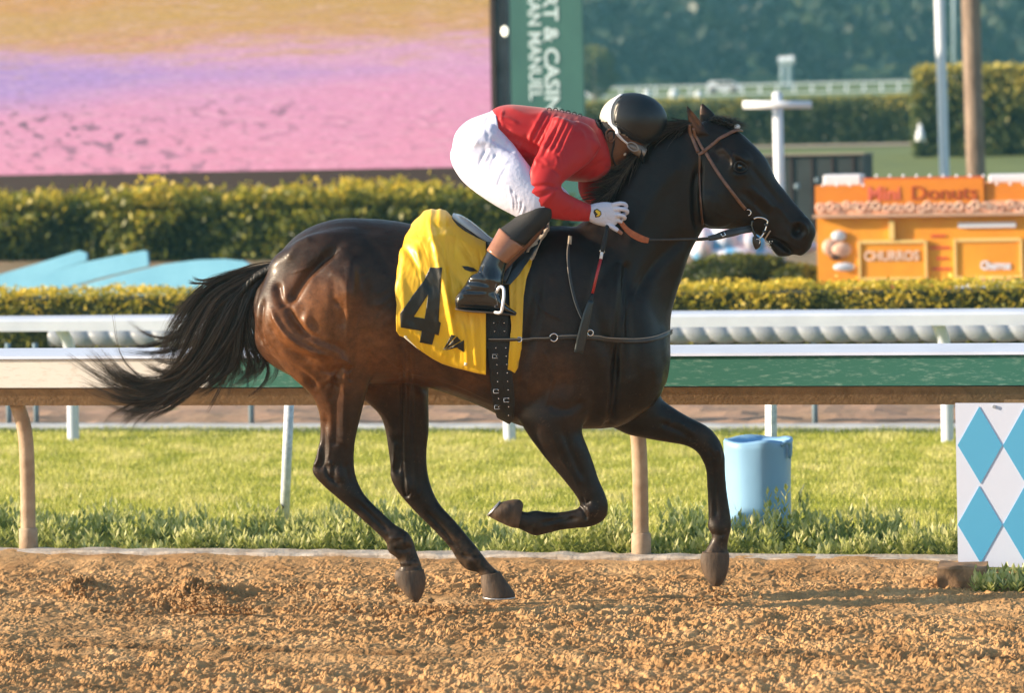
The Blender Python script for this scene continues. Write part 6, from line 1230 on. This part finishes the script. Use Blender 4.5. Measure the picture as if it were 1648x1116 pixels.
# ---- lower legs: black gaiter, brown cuff, boot
M_boot = mat('patent_boot', (.010, .012, .016), .10, coat=.8, bump=.12, bscale=26); M_cuff = mat('brown_boot_cuff', (.36, .17, .10), .30, var=(.28, .12, .07), scale=18, coat=.4)
for sgn, nm in ((-1, 'near'), (1, 'far')):
    yk = sgn * .285; yf = sgn * .36
    top = loft([(892, 338, 846, 335, .050, yk), (884, 357, 826, 353, .058, yk), (862, 378, 808, 366, .056, yk * 1.03), (846, 395, 800, 375, .052, yk * 1.08)], 30, 5, (.3, .05)); adopt(jock, mesh_obj('gaiter', top[0], top[1], M_blackm))
    cuff = loft([(843, 399, 803.5, 367, .056, yk * 1.06), (830, 411, 794, 384, .055, yk * 1.10), (815.5, 425, 783, 402.5, .053, yk * 1.14)], 36, 6, (.03, .03))
    cv = np.array(cuff[0]); 
    adopt(jock, mesh_obj('boot_cuff', cv, cuff[1], M_cuff))
    shaft = loft([(822, 414, 788, 394, .050, yk * 1.12), (816, 426, 783, 404, .050, yk * 1.14), (812, 440, 773, 424, .048, yk * 1.18), (809, 455, 768, 438, .046, yf), (808, 468, 757, 444, .046, yf), (806, 482, 746, 462, .046, yf)], 28, 5, (.1, .2))
    foot = loft([(733, 478, 734, 497, .022, yf + sgn * .01), (742, 466, 738, 499, .036, yf + sgn * .01), (757, 452, 757, 500, .042, yf), (778, 448, 778, 501, .044, yf), (797, 462, 797, 502, .043, yf), (812, 486, 812, 504, .036, yf - sgn * .01), (824, 497, 824, 506, .024, yf - sgn * .02), (832, 503, 832, 507, .010, yf - sgn * .02)], 28, 5, (.2, .3))
    bmx = remesh([shaft, foot], .004); V, E = me_np(bmx); V = smooth(V, E, 6, .5); set_co(bmx, V); N = normals(bmx); u, v = proj(V); near = np.clip(-N[:, 1] * 1.5 + .3, 0, 1); disp = np.zeros(len(V))
    if sgn < 0:
        for pts, w, a_ in (([(752, 453), (768, 454), (783, 458)], 2.4, -.006), ([(750, 459), (768, 461), (786, 464)], 2.4, .005), ([(744, 468), (762, 469), (782, 470)], 2.2, -.005), ([(742, 473), (760, 474), (780, 474)], 2.2, .004), ([(776, 425), (774, 440), (784, 452)], 3, -.005), ([(770, 436), (777, 446), (792, 452)], 2.5, .004), ([(757, 478), (763, 486), (772, 492)], 1.2, .002), ([(734, 492), (760, 494), (795, 496)], 1.4, -.003)): stroke(pts, w, a_)
    V = V + N * disp[:, None]; set_co(bmx, V); bo = me_obj('boot', bmx, M_boot, jock)
    so = loft([(733, 495.5, 733, 499, .030, yf), (757, 499, 757, 503, .045, yf), (790, 501, 790, 505, .045, yf), (815, 503.5, 815, 507.5, .036, yf - sgn * .01), (830, 506, 830, 508.5, .014, yf - sgn * .02)], 20, 4, (.2, .2)); o = mesh_obj('sole', so[0], so[1], mat('boot_sole', (.10, .07, .05), .7)); o.data.transform(Matrix.Translation(-Vector(jock.location))); o.parent = bo
# ---- gloved near hand
M_glove = mat('white_glove', (.62, .64, .78), .55, bump=.35, bscale=120); gy = -.215
palm = loft([(946, 331, 949, 357, .030, gy + .0), (958, 327, 958, 361, .028, gy), (972, 325, 974, 365, .027, gy), (985, 326, 988, 364, .025, gy), (994, 328, 995, 358, .020, gy)], 26, 5, (.05, .3))
fg = [finger([(985, 330, gy - .012), (998, 327.5, gy - .020), (1006, 329, gy - .014), (1007.5, 334, gy + .004), (1000, 337, gy + .016)], .0098),
      finger([(986, 337.5, gy - .014), (999, 336.5, gy - .023), (1008, 338.5, gy - .016), (1009, 343, gy + .004), (1001, 345, gy + .016)], .0100),
      finger([(986, 346, gy - .014), (997, 346.5, gy - .022), (1004, 348.5, gy - .015), (1005, 352, gy + .004), (998, 353, gy + .016)], .0098),
      finger([(985, 353, gy - .008), (993, 355, gy - .010), (999, 357, gy), (1000, 359, gy + .012)], .0088)]
th_ = finger([(974, 358, gy - .006), (983, 364, gy - .014), (991, 369, gy - .016), (995, 372, gy - .014)], .0115)
gm = remesh([palm] + fg + [th_], .0026); V, E = me_np(gm); V = smooth(V, E, 3, .5); set_co(gm, V); N = normals(gm); u, v = proj(V); near = np.clip(-N[:, 1] * 1.5, 0, 1); disp = np.zeros(len(V))
for pts in ([(950, 334), (953, 345), (955, 356)], [(961, 332), (963, 343), (961, 356)], [(970, 336), (974, 346), (978, 357)], [(966, 356), (974, 352), (984, 356)], [(984, 333), (988, 342), (987, 351)], [(962, 331), (975, 329), (985, 332)]): stroke(pts, 1.2, -.0016)
V = V + N * disp[:, None]; set_co(gm, V); GBV = bvh_of(gm); gl = me_obj('glove', gm, M_glove, jock)
Vh, Fh = finger([(994, 371, gy - .014), (998, 374, gy - .014), (1001, 376.5, gy - .012)], .0088); adopt(jock, mesh_obj('thumb_tip', Vh, Fh, mat('bare_thumb', (.30, .14, .09), .45)))
eb = conform('glove_badge', [([(956, 338), (961, 336), (967, 340), (968, 345), (965, 349), (958, 350), (957, 346), (955, 342)], [])], GBV, .0015, M_blk, None, 3, thick=.001); eb.data.transform(Matrix.Translation(-Vector(jock.location))); eb.parent = gl
eb = conform('glove_badge', [([(957.5, 339.5), (961, 338), (966, 341), (966.5, 345), (964, 347.8), (959, 348), (962, 344.5), (960, 343)], [])], GBV, .0034, mat('badge_gold', (.85, .55, .03), .4), None, 3, thick=.001); eb.data.transform(Matrix.Translation(-Vector(jock.location))); eb.parent = gl
# ---- whip
wh = empty('whip', tuple(P(950, 480, -.28))); tag(wh, 'riding whip with red shaft and dark flat end held in the white glove', 'whip')
def wp(f): return P(979 + (968.5 - 979) * f, 352 + (408 - 352) * f, gy + .0 - .04 * f)
Vh, Fh = tube([P(982, 345, gy + .01), P(975, 378, -.245), P(970, 402, -.262), P(969, 406, -.264)], [.009, .0098, .0105, .008], 12); adopt(wh, mesh_obj('handle', Vh, Fh, M_blackm))
Vh, Fh = tube([P(969.2, 404, -.263), P(968, 411, -.266), P(967, 417, -.268)], .0066, 12); adopt(wh, mesh_obj('collar', Vh, Fh, M_elast))
Vh, Fh = tube([P(967, 417, -.268), P(960, 445, -.28), P(953.5, 473, -.292)], [.0068, .0062, .0056], 12); adopt(wh, mesh_obj('shaft', Vh, Fh, mat('whip_red', (.42, .02, .02), .3, coat=.4)))
Vh, Fh = tube([P(953.5, 473, -.292), P(949, 490, -.30)], [.008, .009], 12); adopt(wh, mesh_obj('binding', Vh, Fh, M_blackm))
c = catmull([P(951, 484, -.30), P(944, 510, -.305), P(937, 540, -.305), P(931, 568, -.30)], 5); strap('flap', None, [.022, .036, .040, .042, .040], None, 0, mat('whip_flap', (.012, .022, .030), .35, coat=.3), wh, pts3=(c, np.tile([.2, -1., .1], (len(c), 1))), th=.007)
ring('bead', P(969.3, 404.5, -.263), .009, .002, M_steel, wh)
# jockey's far hand holds a strand of silver; the yoke seen between face and neck
